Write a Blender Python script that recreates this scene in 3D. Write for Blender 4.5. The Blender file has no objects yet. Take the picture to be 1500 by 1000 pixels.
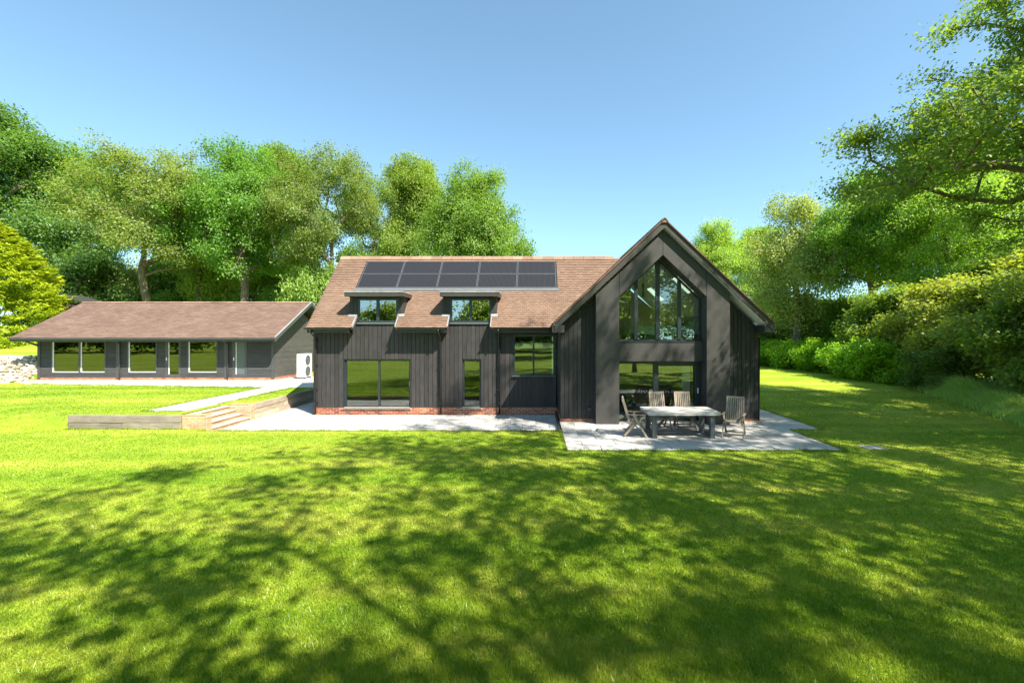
import bpy, math, random
import numpy as np
from mathutils import Vector, Matrix

R = math.radians
scene = bpy.context.scene
COL = scene.collection

# ------------------------------------------------------------------ camera, sky, sun, exposure
CZ = 2.95
cam_d = bpy.data.cameras.new('camera')
cam = bpy.data.objects.new('camera', cam_d)
COL.objects.link(cam)
cam.location = (0, 0, CZ)
cam.rotation_euler = (R(90), 0, 0)
cam_d.sensor_width = 36
cam_d.lens = 16.0
cam_d.shift_x = -35 / 1500
cam_d.shift_y = -10 / 1500
cam_d.clip_start = 0.05
cam_d.clip_end = 2000
scene.camera = cam

SUN = Vector((0.46, -0.47, 0.755)).normalized()
world = bpy.data.worlds.new('World')
scene.world = world
world.use_nodes = True
wn = world.node_tree
wn.nodes.clear()
sky = wn.nodes.new('ShaderNodeTexSky')
sky.sky_type = 'NISHITA'
sky.sun_disc = False
sky.sun_elevation = math.asin(SUN.z)
sky.sun_rotation = math.atan2(SUN.x, SUN.y)
sky.air_density = 0.75
sky.dust_density = 0.25
sky.ozone_density = 1.0
bg = wn.nodes.new('ShaderNodeBackground')
bg.inputs[1].default_value = 0.108
wo = wn.nodes.new('ShaderNodeOutputWorld')
# flatten the pale band at the horizon a little (dry clear air)
w_tc = wn.nodes.new('ShaderNodeTexCoord')
w_mp = wn.nodes.new('ShaderNodeMapping')
w_mp.inputs['Location'].default_value = (0, 0, 0.08)
w_mp.inputs['Scale'].default_value = (1, 1, 0.91)
w_nm = wn.nodes.new('ShaderNodeVectorMath')
w_nm.operation = 'NORMALIZE'
wn.links.new(w_tc.outputs['Generated'], w_mp.inputs[0])
wn.links.new(w_mp.outputs[0], w_nm.inputs[0])
wn.links.new(w_nm.outputs[0], sky.inputs[0])
sky_t = wn.nodes.new('ShaderNodeMix')
sky_t.data_type = 'RGBA'
sky_t.blend_type = 'MULTIPLY'
sky_t.inputs[0].default_value = 1.0
sky_t.inputs[7].default_value = (0.90, 1.02, 0.88, 1)
wn.links.new(sky.outputs[0], sky_t.inputs[6])
wn.links.new(sky_t.outputs[2], bg.inputs[0])
wn.links.new(bg.outputs[0], wo.inputs[0])

sun_d = bpy.data.lights.new('sun', 'SUN')
sun_d.energy = 4.2
sun_d.angle = R(0.53)
sun_d.color = (1.0, 0.93, 0.81)
sun = bpy.data.objects.new('sun', sun_d)
COL.objects.link(sun)
sun.rotation_euler = (-SUN).to_track_quat('-Z', 'Y').to_euler()
sun.location = (20, -20, 40)

scene.view_settings.view_transform = 'Standard'
scene.view_settings.look = 'None'
scene.view_settings.gamma = 1
scene.view_settings.use_curve_mapping = False
scene.view_settings.exposure = 1.82
scene.render.engine = 'CYCLES'
scene.cycles.max_bounces = 8
scene.cycles.transparent_max_bounces = 12
scene.cycles.use_denoising = True
scene.cycles.denoiser = 'OPENIMAGEDENOISE'
scene.cycles.denoising_input_passes = 'RGB_ALBEDO_NORMAL'
scene.cycles.denoising_prefilter = 'NONE'


# ------------------------------------------------------------------ materials
def newmat(name):
    m = bpy.data.materials.new(name)
    m.use_nodes = True
    nt = m.node_tree
    nt.nodes.clear()
    out = nt.nodes.new('ShaderNodeOutputMaterial')
    return m, nt, out


def N(nt, t, **kw):
    n = nt.nodes.new(t)
    for k, v in kw.items():
        setattr(n, k, v)
    return n


def L(nt, a, b):
    nt.links.new(a, b)


def ramp(nt, fac, stops):
    r = N(nt, 'ShaderNodeValToRGB')
    e = r.color_ramp.elements
    while len(e) < len(stops):
        e.new(0.5)
    for i, (p, c) in enumerate(stops):
        e[i].position = p
        e[i].color = (*c, 1) if len(c) == 3 else c
    L(nt, fac, r.inputs[0])
    return r.outputs[0]


def noise(nt, scale, detail=3, rough=0.55, vec=None, stretch=None):
    n = N(nt, 'ShaderNodeTexNoise')
    n.inputs['Scale'].default_value = scale
    n.inputs['Detail'].default_value = detail
    n.inputs['Roughness'].default_value = rough
    if vec is None:
        tc = N(nt, 'ShaderNodeTexCoord')
        vec = tc.outputs['Object']
    if stretch:
        mp = N(nt, 'ShaderNodeMapping')
        mp.inputs['Scale'].default_value = stretch
        L(nt, vec, mp.inputs[0])
        vec = mp.outputs[0]
    L(nt, vec, n.inputs['Vector'])
    return n.outputs['Fac']


def worldpos(nt):
    return N(nt, 'ShaderNodeNewGeometry').outputs['Position']


def mix(nt, a, b, fac, mode='MIX'):
    m = N(nt, 'ShaderNodeMix', data_type='RGBA', blend_type=mode)
    for s, v in ((m.inputs[6], a), (m.inputs[7], b), (m.inputs[0], fac)):
        if hasattr(v, 'is_linked') or hasattr(v, 'links'):
            L(nt, v, s)
        elif isinstance(v, (int, float)):
            s.default_value = v
        else:
            s.default_value = (*v, 1)
    return m.outputs[2]


def mth(nt, op, a, b=None):
    m = N(nt, 'ShaderNodeMath', operation=op)
    for s, v in ((m.inputs[0], a), (m.inputs[1], b)):
        if v is None:
            continue
        if isinstance(v, (int, float)):
            s.default_value = v
        else:
            L(nt, v, s)
    return m.outputs[0]


def princ(nt, out, color, rough=0.6, bump=None, bstr=0.3, bdist=0.01, metallic=0, spec=0.5):
    p = N(nt, 'ShaderNodeBsdfPrincipled')
    for s, v in ((p.inputs['Base Color'], color), (p.inputs['Roughness'], rough)):
        if isinstance(v, (int, float)):
            s.default_value = v
        elif isinstance(v, tuple):
            s.default_value = (*v, 1)
        else:
            L(nt, v, s)
    p.inputs['Metallic'].default_value = metallic
    p.inputs['Specular IOR Level'].default_value = spec
    if bump is not None:
        b = N(nt, 'ShaderNodeBump')
        b.inputs['Strength'].default_value = bstr
        b.inputs['Distance'].default_value = bdist
        L(nt, bump, b.inputs['Height'])
        L(nt, b.outputs[0], p.inputs['Normal'])
    if out is not None:
        L(nt, p.outputs[0], out.inputs[0])
    return p


def mat_plain(name, c, rough=0.5, var=0.15, scale=6, metallic=0, spec=0.5):
    m, nt, out = newmat(name)
    f = noise(nt, scale, 4, vec=worldpos(nt))
    c1 = tuple(x * (1 - var) for x in c)
    c2 = tuple(min(1, x * (1 + var)) for x in c)
    princ(nt, out, ramp(nt, f, [(0.3, c1), (0.7, c2)]), rough, bump=f, bstr=0.08, metallic=metallic, spec=spec)
    return m


def mat_wood(name, c1, c2, axis, rough=0.6, objvar=0.35, spec=0.4, bstr=0.35):
    """timber with grain stretched along the given axis, each piece with a tone of its own"""
    m, nt, out = newmat(name)
    st = [1.0, 1.0, 1.0]
    st[axis] = 0.045
    oi = N(nt, 'ShaderNodeObjectInfo')
    add = N(nt, 'ShaderNodeVectorMath', operation='ADD')
    sc = N(nt, 'ShaderNodeVectorMath', operation='SCALE')
    cmb = N(nt, 'ShaderNodeCombineXYZ')
    for i in range(3):
        L(nt, oi.outputs['Random'], cmb.inputs[i])
    L(nt, cmb.outputs[0], sc.inputs[0])
    sc.inputs['Scale'].default_value = 37
    L(nt, worldpos(nt), add.inputs[0])
    L(nt, sc.outputs[0], add.inputs[1])
    g = noise(nt, 42, 5, 0.65, vec=add.outputs[0], stretch=tuple(st))
    big = noise(nt, 2.2, 3, 0.6, vec=add.outputs[0])
    f = mth(nt, 'ADD', mth(nt, 'MULTIPLY', g, 0.7), mth(nt, 'MULTIPLY', big, 0.3))
    col = ramp(nt, f, [(0.33, c1), (0.66, c2)])
    v = mth(nt, 'ADD', mth(nt, 'MULTIPLY', oi.outputs['Random'], objvar), 1 - objvar / 2)
    vc = N(nt, 'ShaderNodeCombineXYZ')
    for i in range(3):
        L(nt, v, vc.inputs[i])
    col = mix(nt, col, vc.outputs[0], 1.0, 'MULTIPLY')
    princ(nt, out, col, rough, bump=g, bstr=bstr, bdist=0.004, spec=spec)
    return m


def mat_pieces(name, stops, rough=0.8, nscale=14, amt=0.3, attr=None, bstr=0.4, spec=0.3):
    """masonry / tiles: a colour per object (or per piece through a face attribute), mottled"""
    m, nt, out = newmat(name)
    if attr:
        a = N(nt, 'ShaderNodeAttribute', attribute_name=attr)
        rnd = a.outputs['Fac']
    else:
        rnd = N(nt, 'ShaderNodeObjectInfo').outputs['Random']
    col = ramp(nt, rnd, stops)
    f = noise(nt, nscale, 5, 0.6, vec=worldpos(nt))
    g = ramp(nt, f, [(0.25, (1 - amt,) * 3), (0.75, (1 + amt * 0.4,) * 3)])
    col = mix(nt, col, g, 1.0, 'MULTIPLY')
    big = noise(nt, 0.9, 4, 0.6, vec=worldpos(nt))
    g2 = ramp(nt, big, [(0.3, (0.82, 0.8, 0.78)), (0.7, (1.08, 1.06, 1.04))])
    col = mix(nt, col, g2, 1.0, 'MULTIPLY')
    princ(nt, out, col, rough, bump=f, bstr=bstr, bdist=0.004, spec=spec)
    return m


def mat_glass(name, tint=(0.86, 0.93, 0.89), ior=1.95, warp=0.010):
    m, nt, out = newmat(name)
    fr = N(nt, 'ShaderNodeFresnel')
    fr.inputs['IOR'].default_value = ior
    tr = N(nt, 'ShaderNodeBsdfTransparent')
    tr.inputs[0].default_value = (*tint, 1)
    gl = N(nt, 'ShaderNodeBsdfGlossy')
    gl.inputs['Color'].default_value = (0.93, 0.97, 0.95, 1)
    gl.inputs['Roughness'].default_value = 0.0
    b = N(nt, 'ShaderNodeBump')
    b.inputs['Strength'].default_value = 0.25
    b.inputs['Distance'].default_value = warp
    L(nt, noise(nt, 0.8, 1, vec=worldpos(nt)), b.inputs['Height'])
    L(nt, b.outputs[0], gl.inputs['Normal'])
    mx = N(nt, 'ShaderNodeMixShader')
    L(nt, fr.outputs[0], mx.inputs[0])
    L(nt, tr.outputs[0], mx.inputs[1])
    L(nt, gl.outputs[0], mx.inputs[2])
    L(nt, mx.outputs[0], out.inputs[0])
    return m


def mat_leaf(name, gloss=0.45, trans=0.5, yellow=0.15):
    """leaf: colour = the object's own colour, varied leaf by leaf"""
    m, nt, out = newmat(name)
    oi = N(nt, 'ShaderNodeObjectInfo')
    a = N(nt, 'ShaderNodeAttribute', attribute_name='tint')
    v = ramp(nt, a.outputs['Fac'], [(0.0, (0.60, 0.70, 0.62)), (0.5, (1.0, 1.0, 1.0)),
                                    (1.0, (1.2 + yellow, 1.28, 0.9))])
    col = mix(nt, oi.outputs['Color'], v, 1.0, 'MULTIPLY')
    p = princ(nt, None, mix(nt, col, (1.6, 1.6, 1.5), 1.0, 'MULTIPLY'), 0.5, spec=gloss)
    t = N(nt, 'ShaderNodeBsdfTranslucent')
    L(nt, mix(nt, col, (2.75, 2.7, 0.9), 1.0, 'MULTIPLY'), t.inputs[0])
    mx = N(nt, 'ShaderNodeMixShader')
    mx.inputs[0].default_value = trans
    L(nt, p.outputs[0], mx.inputs[1])
    L(nt, t.outputs[0], mx.inputs[2])
    L(nt, mx.outputs[0], out.inputs[0])
    return m


def mat_lawn(name, blade=False):
    m, nt, out = newmat(name)
    pos = worldpos(nt)
    big = noise(nt, 0.35, 4, 0.6, vec=pos)
    mid = noise(nt, 2.2, 4, 0.65, vec=pos)
    fine = noise(nt, 55, 3, 0.7, vec=pos, stretch=(1.0, 0.45, 1.0))
    # mowing passes run across the garden
    band = noise(nt, 1.0, 2, 0.5, vec=pos, stretch=(0.03, 0.9, 0.0))
    f = mth(nt, 'ADD', mth(nt, 'MULTIPLY', big, 0.33), mth(nt, 'MULTIPLY', mid, 0.25))
    f = mth(nt, 'ADD', f, mth(nt, 'MULTIPLY', band, 0.42))
    col = ramp(nt, f, [(0.36, (0.128, 0.238, 0.012)), (0.50, (0.242, 0.330, 0.026)), (0.66, (0.395, 0.400, 0.068))])
    if blade:
        a = N(nt, 'ShaderNodeAttribute', attribute_name='tint')
        v = ramp(nt, a.outputs['Fac'], [(0.0, (0.60, 0.74, 0.6)), (0.55, (1.0, 1.0, 1.0)), (0.85, (1.25, 1.15, 1.3)), (1.0, (1.7, 1.4, 3.0))])
        col = mix(nt, col, v, 1.0, 'MULTIPLY')
        p = princ(nt, None, col, 0.38, spec=0.45)
        t = N(nt, 'ShaderNodeBsdfTranslucent')
        L(nt, mix(nt, col, (1.15, 1.1, 0.6), 1.0, 'MULTIPLY'), t.inputs[0])
        mx = N(nt, 'ShaderNodeMixShader')
        mx.inputs[0].default_value = 0.4
        L(nt, p.outputs[0], mx.inputs[1])
        L(nt, t.outputs[0], mx.inputs[2])
        L(nt, mx.outputs[0], out.inputs[0])
    else:
        v = ramp(nt, fine, [(0.25, (0.72, 0.76, 0.7)), (0.75, (1.18, 1.14, 1.1))])
        col = mix(nt, col, v, 1.0, 'MULTIPLY')
        h = mth(nt, 'ADD', fine, mth(nt, 'MULTIPLY', mid, 0.6))
        princ(nt, out, col, 0.75, bump=h, bstr=0.6, bdist=0.03, spec=0.1)
    return m


M = {}
M['clad'] = mat_wood('charcoal_timber', (0.014, 0.013, 0.0128), (0.046, 0.042, 0.041), 2, 0.62, 0.40)
M['clad_dark'] = mat_wood('black_timber', (0.010, 0.010, 0.011), (0.032, 0.031, 0.032), 2, 0.55, 0.4)
M['frame_panel'] = mat_plain('charcoal_panel', (0.036, 0.034, 0.0325), 0.55, 0.15, 2.2)
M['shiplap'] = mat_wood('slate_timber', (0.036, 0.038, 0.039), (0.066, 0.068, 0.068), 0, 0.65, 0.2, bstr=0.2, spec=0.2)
M['shiplap_lit'] = mat_wood('slate_timber_lit', (0.050, 0.049, 0.046), (0.085, 0.082, 0.076), 1, 0.65, 0.2, bstr=0.2, spec=0.2)  # sunlit tone put into the colour: paler, warmer slate than the front
M['slate_trim'] = mat_plain('slate_trim', (0.050, 0.053, 0.055), 0.5)
M['alu'] = mat_plain('dark_aluminium', (0.020, 0.028, 0.034), 0.35, 0.1)
M['alu_grey'] = mat_plain('grey_aluminium', (0.10, 0.115, 0.125), 0.35, 0.1)
M['black'] = mat_plain('black_gutter', (0.016, 0.017, 0.019), 0.35, 0.15)
M['fascia'] = mat_plain('dark_fascia', (0.040, 0.036, 0.034), 0.45, 0.15)
M['lead'] = mat_plain('lead', (0.22, 0.225, 0.225), 0.5, 0.2)
M['white'] = mat_plain('white_plastic', (0.78, 0.78, 0.76), 0.4, 0.04)
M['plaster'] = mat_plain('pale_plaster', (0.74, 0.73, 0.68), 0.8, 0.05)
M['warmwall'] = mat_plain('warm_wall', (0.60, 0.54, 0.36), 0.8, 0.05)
M['dim'] = mat_plain('dim_room', (0.22, 0.21, 0.19), 0.8, 0.1)  # dark wall colour standing in for low light indoors
M['oakfloor'] = mat_wood('oak_floor', (0.22, 0.17, 0.11), (0.36, 0.29, 0.20), 1)
M['mortar'] = mat_plain('mortar', (0.50, 0.45, 0.37), 0.9, 0.15, 20)
M['brick'] = mat_pieces('brick', [(0.0, (0.16, 0.055, 0.035)), (0.3, (0.36, 0.10, 0.05)), (0.6, (0.42, 0.16, 0.085)), (0.8, (0.20, 0.075, 0.05)), (1.0, (0.46, 0.26, 0.16))])
M['brick_pale'] = mat_pieces('pale_brick', [(0.0, (0.50, 0.30, 0.17)), (0.5, (0.58, 0.38, 0.22)), (1.0, (0.48, 0.25, 0.14))])
M['brick_piece'] = mat_pieces('brick_piece', [(0.0, (0.30, 0.10, 0.06)), (0.5, (0.44, 0.18, 0.10)), (1.0, (0.50, 0.28, 0.18))], attr='tint')
M['tile'] = mat_pieces('clay_tile', [(0.0, (0.158, 0.100, 0.070)), (0.3, (0.192, 0.124, 0.088)), (0.7, (0.214, 0.141, 0.102)), (1.0, (0.25, 0.172, 0.128))], 0.75, 22, 0.22, attr='tint')
M['shingle'] = mat_pieces('brown_shingle', [(0.0, (0.135, 0.088, 0.067)), (0.5, (0.158, 0.103, 0.080)), (1.0, (0.185, 0.122, 0.096))], 0.85, 40, 0.3, attr='tint')
M['ridge'] = mat_pieces('ridge_tile', [(0.0, (0.22, 0.135, 0.095)), (1.0, (0.34, 0.23, 0.165))], 0.8)
M['paver'] = mat_pieces('grey_paver', [(0.0, (0.38, 0.37, 0.355)), (0.5, (0.46, 0.45, 0.43)), (1.0, (0.54, 0.525, 0.50))], 0.7, 9, 0.22, bstr=0.2)
M['joint'] = mat_plain('paver_joint', (0.12, 0.115, 0.10), 0.9, 0.2, 15)
M['gravel'] = mat_plain('pale_gravel', (0.50, 0.46, 0.40), 0.9, 0.25, 55)
M['slab'] = mat_pieces('step_slab', [(0.0, (0.42, 0.36, 0.28)), (1.0, (0.52, 0.46, 0.37))], 0.8)
M['sleeper'] = mat_wood('weathered_sleeper', (0.12, 0.10, 0.078), (0.29, 0.25, 0.205), 0, 0.85, 0.5)
M['sleeper_y'] = mat_wood('weathered_sleeper_deep', (0.20, 0.16, 0.11), (0.50, 0.42, 0.31), 1, 0.85, 0.4)
M['teak'] = mat_wood('weathered_teak', (0.19, 0.150, 0.11), (0.34, 0.285, 0.225), 2, 0.7, 0.4)
M['table_top'] = mat_wood('grey_table_board', (0.34, 0.33, 0.31), (0.46, 0.445, 0.425), 0, 0.55, 0.15)
M['table_leg'] = mat_plain('grey_table_leg', (0.085, 0.090, 0.095), 0.5, 0.15)
M['stone'] = mat_pieces('pale_stone', [(0.0, (0.34, 0.29, 0.22)), (0.5, (0.48, 0.43, 0.34)), (1.0, (0.60, 0.55, 0.46))], 0.85, 8, 0.3)
M['glass'] = mat_glass('window_glass')
M['glass_lofty'] = mat_glass('gable_glass', (0.86, 0.95, 0.90), 2.0)
M['glass_sky'] = mat_glass('dormer_glass', (0.30, 0.34, 0.36), 3.6)
M['glass_out'] = mat_glass('outbuilding_glass', (0.80, 0.84, 0.76), 2.25)
M['frost'] = mat_plain('frosted_panel', (0.075, 0.10, 0.105), 0.25, 0.05)
M['pv_frame'] = mat_plain('pv_frame', (0.075, 0.078, 0.085), 0.4, 0.1, metallic=0.1)
M['leaf'] = mat_leaf('leaf')
M['conifer'] = mat_leaf('conifer_leaf', 0.15, 0.3, 0.35)
M['lawn'] = mat_lawn('lawn')
M['blade'] = mat_lawn('grass_blade', True)
M['linen'] = mat_plain('pale_linen', (0.62, 0.72, 0.72), 0.9, 0.08)
M['pillow'] = mat_plain('grey_pillow', (0.40, 0.47, 0.50), 0.9, 0.08)
M['bedbase'] = mat_plain('dark_bed_base', (0.05, 0.055, 0.06), 0.8)
M['iron'] = mat_plain('dark_iron', (0.02, 0.02, 0.02), 0.5)
M['teal'] = mat_plain('teal_board', (0.02, 0.10, 0.10), 0.5)


def _pv():
    m, nt, out = newmat('pv_cells')
    tc = N(nt, 'ShaderNodeTexCoord')
    sx = N(nt, 'ShaderNodeSeparateXYZ')
    L(nt, tc.outputs['Object'], sx.inputs[0])
    fr = mth(nt, 'FRACT', mth(nt, 'MULTIPLY', sx.outputs[0], 19.4))
    line = mth(nt, 'LESS_THAN', fr, 0.22)
    col = mix(nt, (0.012, 0.012, 0.014), (0.050, 0.048, 0.050), line)
    princ(nt, out, col, 0.28, spec=0.35)
    return m


M['pv'] = _pv()


def _bark(name, c1, c2):
    m, nt, out = newmat(name)
    f = noise(nt, 9, 6, 0.7, vec=worldpos(nt), stretch=(1, 1, 0.22))
    princ(nt, out, ramp(nt, f, [(0.32, c1), (0.68, c2)]), 0.9, bump=f, bstr=0.9, bdist=0.05, spec=0.2)
    return m


M['bark'] = _bark('oak_bark', (0.075, 0.060, 0.044), (0.27, 0.215, 0.155))
M['bark_dark'] = _bark('dark_bark', (0.035, 0.028, 0.02), (0.12, 0.095, 0.07))


# ------------------------------------------------------------------ object helpers
def tag(o, label=None, cat=None, group=None, kind=None):
    if label:
        o['label'] = label
    if cat:
        o['category'] = cat
    if group:
        o['group'] = group
    if kind:
        o['kind'] = kind
    return o


def wloc(p):
    v = Vector((0, 0, 0))
    while p is not None:
        v += p.location
        p = p.parent
    return v


def empty(name, loc, label=None, cat=None, group=None):
    o = bpy.data.objects.new(name, None)
    o.empty_display_size = 0.2
    COL.objects.link(o)
    o.location = loc
    return tag(o, label, cat, group)


def link(name, me, parent=None, loc=None):
    o = bpy.data.objects.new(name, me)
    COL.objects.link(o)
    if parent is not None:
        o.parent = parent
    if loc is not None:
        o.location = Vector(loc) - wloc(parent)
    return o


class MB:
    def __init__(s):
        s.v, s.f, s.t = [], [], []

    def add(s, vs, fs, tint=None):
        b = len(s.v)
        s.v += [tuple(p) for p in vs]
        s.f += [tuple(i + b for i in f) for f in fs]
        if tint is not None:
            s.t += [tint] * len(fs)
        return s

    def box(s, x0, x1, y0, y1, z0, z1, tint=None):
        vs = [(x0, y0, z0), (x1, y0, z0), (x1, y1, z0), (x0, y1, z0), (x0, y0, z1), (x1, y0, z1), (x1, y1, z1), (x0, y1, z1)]
        return s.add(vs, [(3, 2, 1, 0), (4, 5, 6, 7), (0, 1, 5, 4), (1, 2, 6, 5), (2, 3, 7, 6), (3, 0, 4, 7)], tint)

    def prism_y(s, poly, y0, y1):           # poly in (x, z), wound any way
        n = len(poly)
        a = sum(poly[i][0] * poly[(i + 1) % n][1] - poly[(i + 1) % n][0] * poly[i][1] for i in range(n))
        if a < 0:
            poly = poly[::-1]
        vs = [(x, y0, z) for x, z in poly] + [(x, y1, z) for x, z in poly]
        fs = [tuple(range(n)), tuple(range(2 * n - 1, n - 1, -1))]
        fs += [(i + n, (i + 1) % n + n, (i + 1) % n, i) for i in range(n)]
        return s.add(vs, fs)

    def prism_x(s, poly, x0, x1):           # poly in (y, z)
        n = len(poly)
        a = sum(poly[i][0] * poly[(i + 1) % n][1] - poly[(i + 1) % n][0] * poly[i][1] for i in range(n))
        if a < 0:
            poly = poly[::-1]
        vs = [(x0, y, z) for y, z in poly] + [(x1, y, z) for y, z in poly]
        fs = [tuple(range(n - 1, -1, -1)), tuple(range(n, 2 * n))]
        fs += [(i, (i + 1) % n, (i + 1) % n + n, i + n) for i in range(n)]
        return s.add(vs, fs)

    def slab(s, quad, th):                  # polygon in space given thickness along its normal (downwards)
        q = [Vector(p) for p in quad]
        n = (q[1] - q[0]).cross(q[2] - q[0]).normalized()
        if n.z < 0:
            q = q[::-1]
            n = -n
        k = len(q)
        vs = q + [p - n * th for p in q]
        fs = [tuple(range(k)), tuple(range(2 * k - 1, k - 1, -1))]
        fs += [(i + k, (i + 1) % k + k, (i + 1) % k, i) for i in range(k)]
        return s.add(vs, fs)

    def beam(s, a, b, w, h, up=(0, 0, 1)):  # rectangular bar from a to b
        a, b = Vector(a), Vector(b)
        d = (b - a).normalized()
        u = Vector(up)
        if abs(d.dot(u)) > 0.98:
            u = Vector((0, 1, 0))
        r = d.cross(u).normalized() * w / 2
        t = r.cross(d).normalized() * h / 2
        vs = [a - r - t, a + r - t, a + r + t, a - r + t, b - r - t, b + r - t, b + r + t, b - r + t]
        return s.add(vs, [(3, 2, 1, 0), (4, 5, 6, 7), (0, 1, 5, 4), (1, 2, 6, 5), (2, 3, 7, 6), (3, 0, 4, 7)])

    def tube(s, pts, r, n=8):
        pts = [Vector(p) for p in pts]
        rs = r if isinstance(r, (list, tuple)) else [r] * len(pts)
        vs, fs = [], []
        for i, p in enumerate(pts):
            d = (pts[min(i + 1, len(pts) - 1)] - pts[max(i - 1, 0)]).normalized()
            u = Vector((0, 0, 1)) if abs(d.z) < 0.9 else Vector((1, 0, 0))
            a = d.cross(u).normalized()
            b = a.cross(d).normalized()
            for k in range(n):
                t = 2 * math.pi * k / n
                vs.append(p + (a * math.cos(t) + b * math.sin(t)) * rs[i])
        for i in range(len(pts) - 1):
            for k in range(n):
                j = (k + 1) % n
                fs.append((i * n + j, i * n + k, (i + 1) * n + k, (i + 1) * n + j))
        fs.append(tuple(range(n)))
        fs.append(tuple(range(len(pts) * n - 1, (len(pts) - 1) * n - 1, -1)))
        return s.add(vs, fs)

    def build(s, name, mat, parent=None, origin=None, smooth=False, bevel=0):
        me = bpy.data.meshes.new(name)
        base = wloc(parent) if parent is not None else Vector((0, 0, 0))
        off = Vector(origin) if origin is not None else base
        me.from_pydata([tuple(Vector(p) - off) for p in s.v], [], s.f)
        me.materials.append(mat)
        if s.t and len(s.t) == len(s.f):
            at = me.attributes.new('tint', 'FLOAT', 'FACE')
            at.data.foreach_set('value', s.t)
        if smooth:
            me.shade_smooth()
        me.update()
        o = link(name, me, parent)
        o.location = off - base
        if bevel:
            bm = o.modifiers.new('edge', 'BEVEL')
            bm.width = bevel
            bm.segments = 2
            bm.limit_method = 'ANGLE'
        return o


def box(name, mat, parent, x0, x1, y0, y1, z0, z1, bevel=0):
    return MB().box(x0, x1, y0, y1, z0, z1).build(name, mat, parent, bevel=bevel)


def copy_tree(o, parent=None):
    c = o.copy()
    COL.objects.link(c)
    c.parent = parent
    for ch in list(o.children):
        copy_tree(ch, c)
    return c


rng = random.Random(7)


def jit(a):
    return rng.uniform(-a, a)


# ------------------------------------------------------------------ ground sheet
WALL_Y, STEP_X = 14.26, -10.35
UP = 0.40


def sstep(t):
    t = min(1.0, max(0.0, t))
    return t * t * (3 - 2 * t)


def ground_z(x, y):
    z = 0.03 * math.sin(x * 0.31 + 1.0) * math.sin(y * 0.27) * (0 if y > 11 and abs(x) < 14 else 1)
    if x < STEP_X:
        w = 0.02 + max(0.0, (-14.6 - x)) * 1.3
        u = sstep((y - WALL_Y + w * 0.35) / w)
        if x > -14.6:
            u = 1.0 if y > WALL_Y else 0.0
        z = z * (1 - u) + (UP + 0.012 * max(0.0, y - 27)) * u
        if -11.25 < x and WALL_Y < y < 16.62:
            z = -0.4
    elif x < 0.78 and y > 13.98 and y < 60:
        if y < 24:
            z = -0.4
    if 0.78 <= x < 7.83 and 11.57 < y < 24:
        z = -0.3
    if 7.83 <= x < 8.88 and 14.12 < y < 17.9:
        z = -0.3
    if x < -27.9 and y > 25:
        z = max(z, UP + 1.2 * sstep((y - 25) / 1.4) + 0.12 * max(0.0, min(y, 45) - 26.4))
    if y > 22 and x > 9:
        z += 0.015 * (y - 22) * 0.6
    if y > 24 and STEP_X <= x <= 9:
        z = 0.2
    return z


def build_ground():
    xs = set([-400, -200, -100, -70, -55, -45, 45, 60, 100, 200, 400])
    xs |= set(np.arange(-40, 40.1, 1.0).tolist())
    ys = set([-300, -150, -80, -50, -35, 80, 100, 150, 300, 600])
    ys |= set(np.arange(-25, 70.1, 1.0).tolist())
    for b in (STEP_X, -27.9, -14.6, -11.25, 0.78, 7.83, 8.88, 9.0):
        xs |= {b - 0.004, b + 0.004}
    for b in (WALL_Y, 16.62, 13.98, 24.0, 11.57, 14.12, 17.9, 22.0):
        ys |= {b - 0.004, b + 0.004}
    xs |= set(np.arange(-22, -14.6, 0.25).tolist())
    ys |= set(np.arange(8, 20, 0.25).tolist())
    xs, ys = sorted(xs), sorted(ys)
    v = [(x, y, ground_z(x, y)) for y in ys for x in xs]
    nx = len(xs)
    f = [(j * nx + i, j * nx + i + 1, (j + 1) * nx + i + 1, (j + 1) * nx + i) for j in range(len(ys) - 1) for i in range(nx - 1)]
    me = bpy.data.meshes.new('lawn')
    me.from_pydata(v, [], f)
    me.materials.append(M['lawn'])
    o = link('lawn', me)
    tag(o, 'mown garden lawn of bright green grass around the house', kind='structure')
    return o


build_ground()


# ------------------------------------------------------------------ paving
_paver_cache = {}


def paver_mesh(w, d):
    k = (round(w, 3), round(d, 3))
    if k not in _paver_cache:
        e = 0.004
        m = MB()
        vs = [(0, 0, -0.04), (w, 0, -0.04), (w, d, -0.04), (0, d, -0.04), (0, 0, -e), (w, 0, -e), (w, d, -e), (0, d, -e),
              (e, e, 0), (w - e, e, 0), (w - e, d - e, 0), (e, d - e, 0)]
        m.add(vs, [(0, 1, 5, 4), (1, 2, 6, 5), (2, 3, 7, 6), (3, 0, 4, 7), (4, 5, 9, 8), (5, 6, 10, 9), (6, 7, 11, 10), (7, 4, 8, 11), (8, 9, 10, 11)])
        me = bpy.data.meshes.new('paver')
        me.from_pydata(m.v, [], m.f)
        me.materials.append(M['paver'])
        _paver_cache[k] = me
    return _paver_cache[k]


def pave(parent, x0, x1, y0, y1, z, w, d):
    r, y = 0, y0
    while y < y1 - 0.02:
        dd = min(d, y1 - y)
        x = x0
        first = True
        while x < x1 - 0.02:
            ww = w * (0.5 if (first and r % 2) else 1)
            first = False
            ww = min(ww, x1 - x)
            o = link('paver', paver_mesh(ww - 0.016, dd - 0.016), parent, (x + 0.008, y + 0.008, z + jit(0.0022)))
            o.rotation_euler = (jit(0.0022), jit(0.0022), 0)
            x += ww
        y += dd
        r += 1


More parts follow.
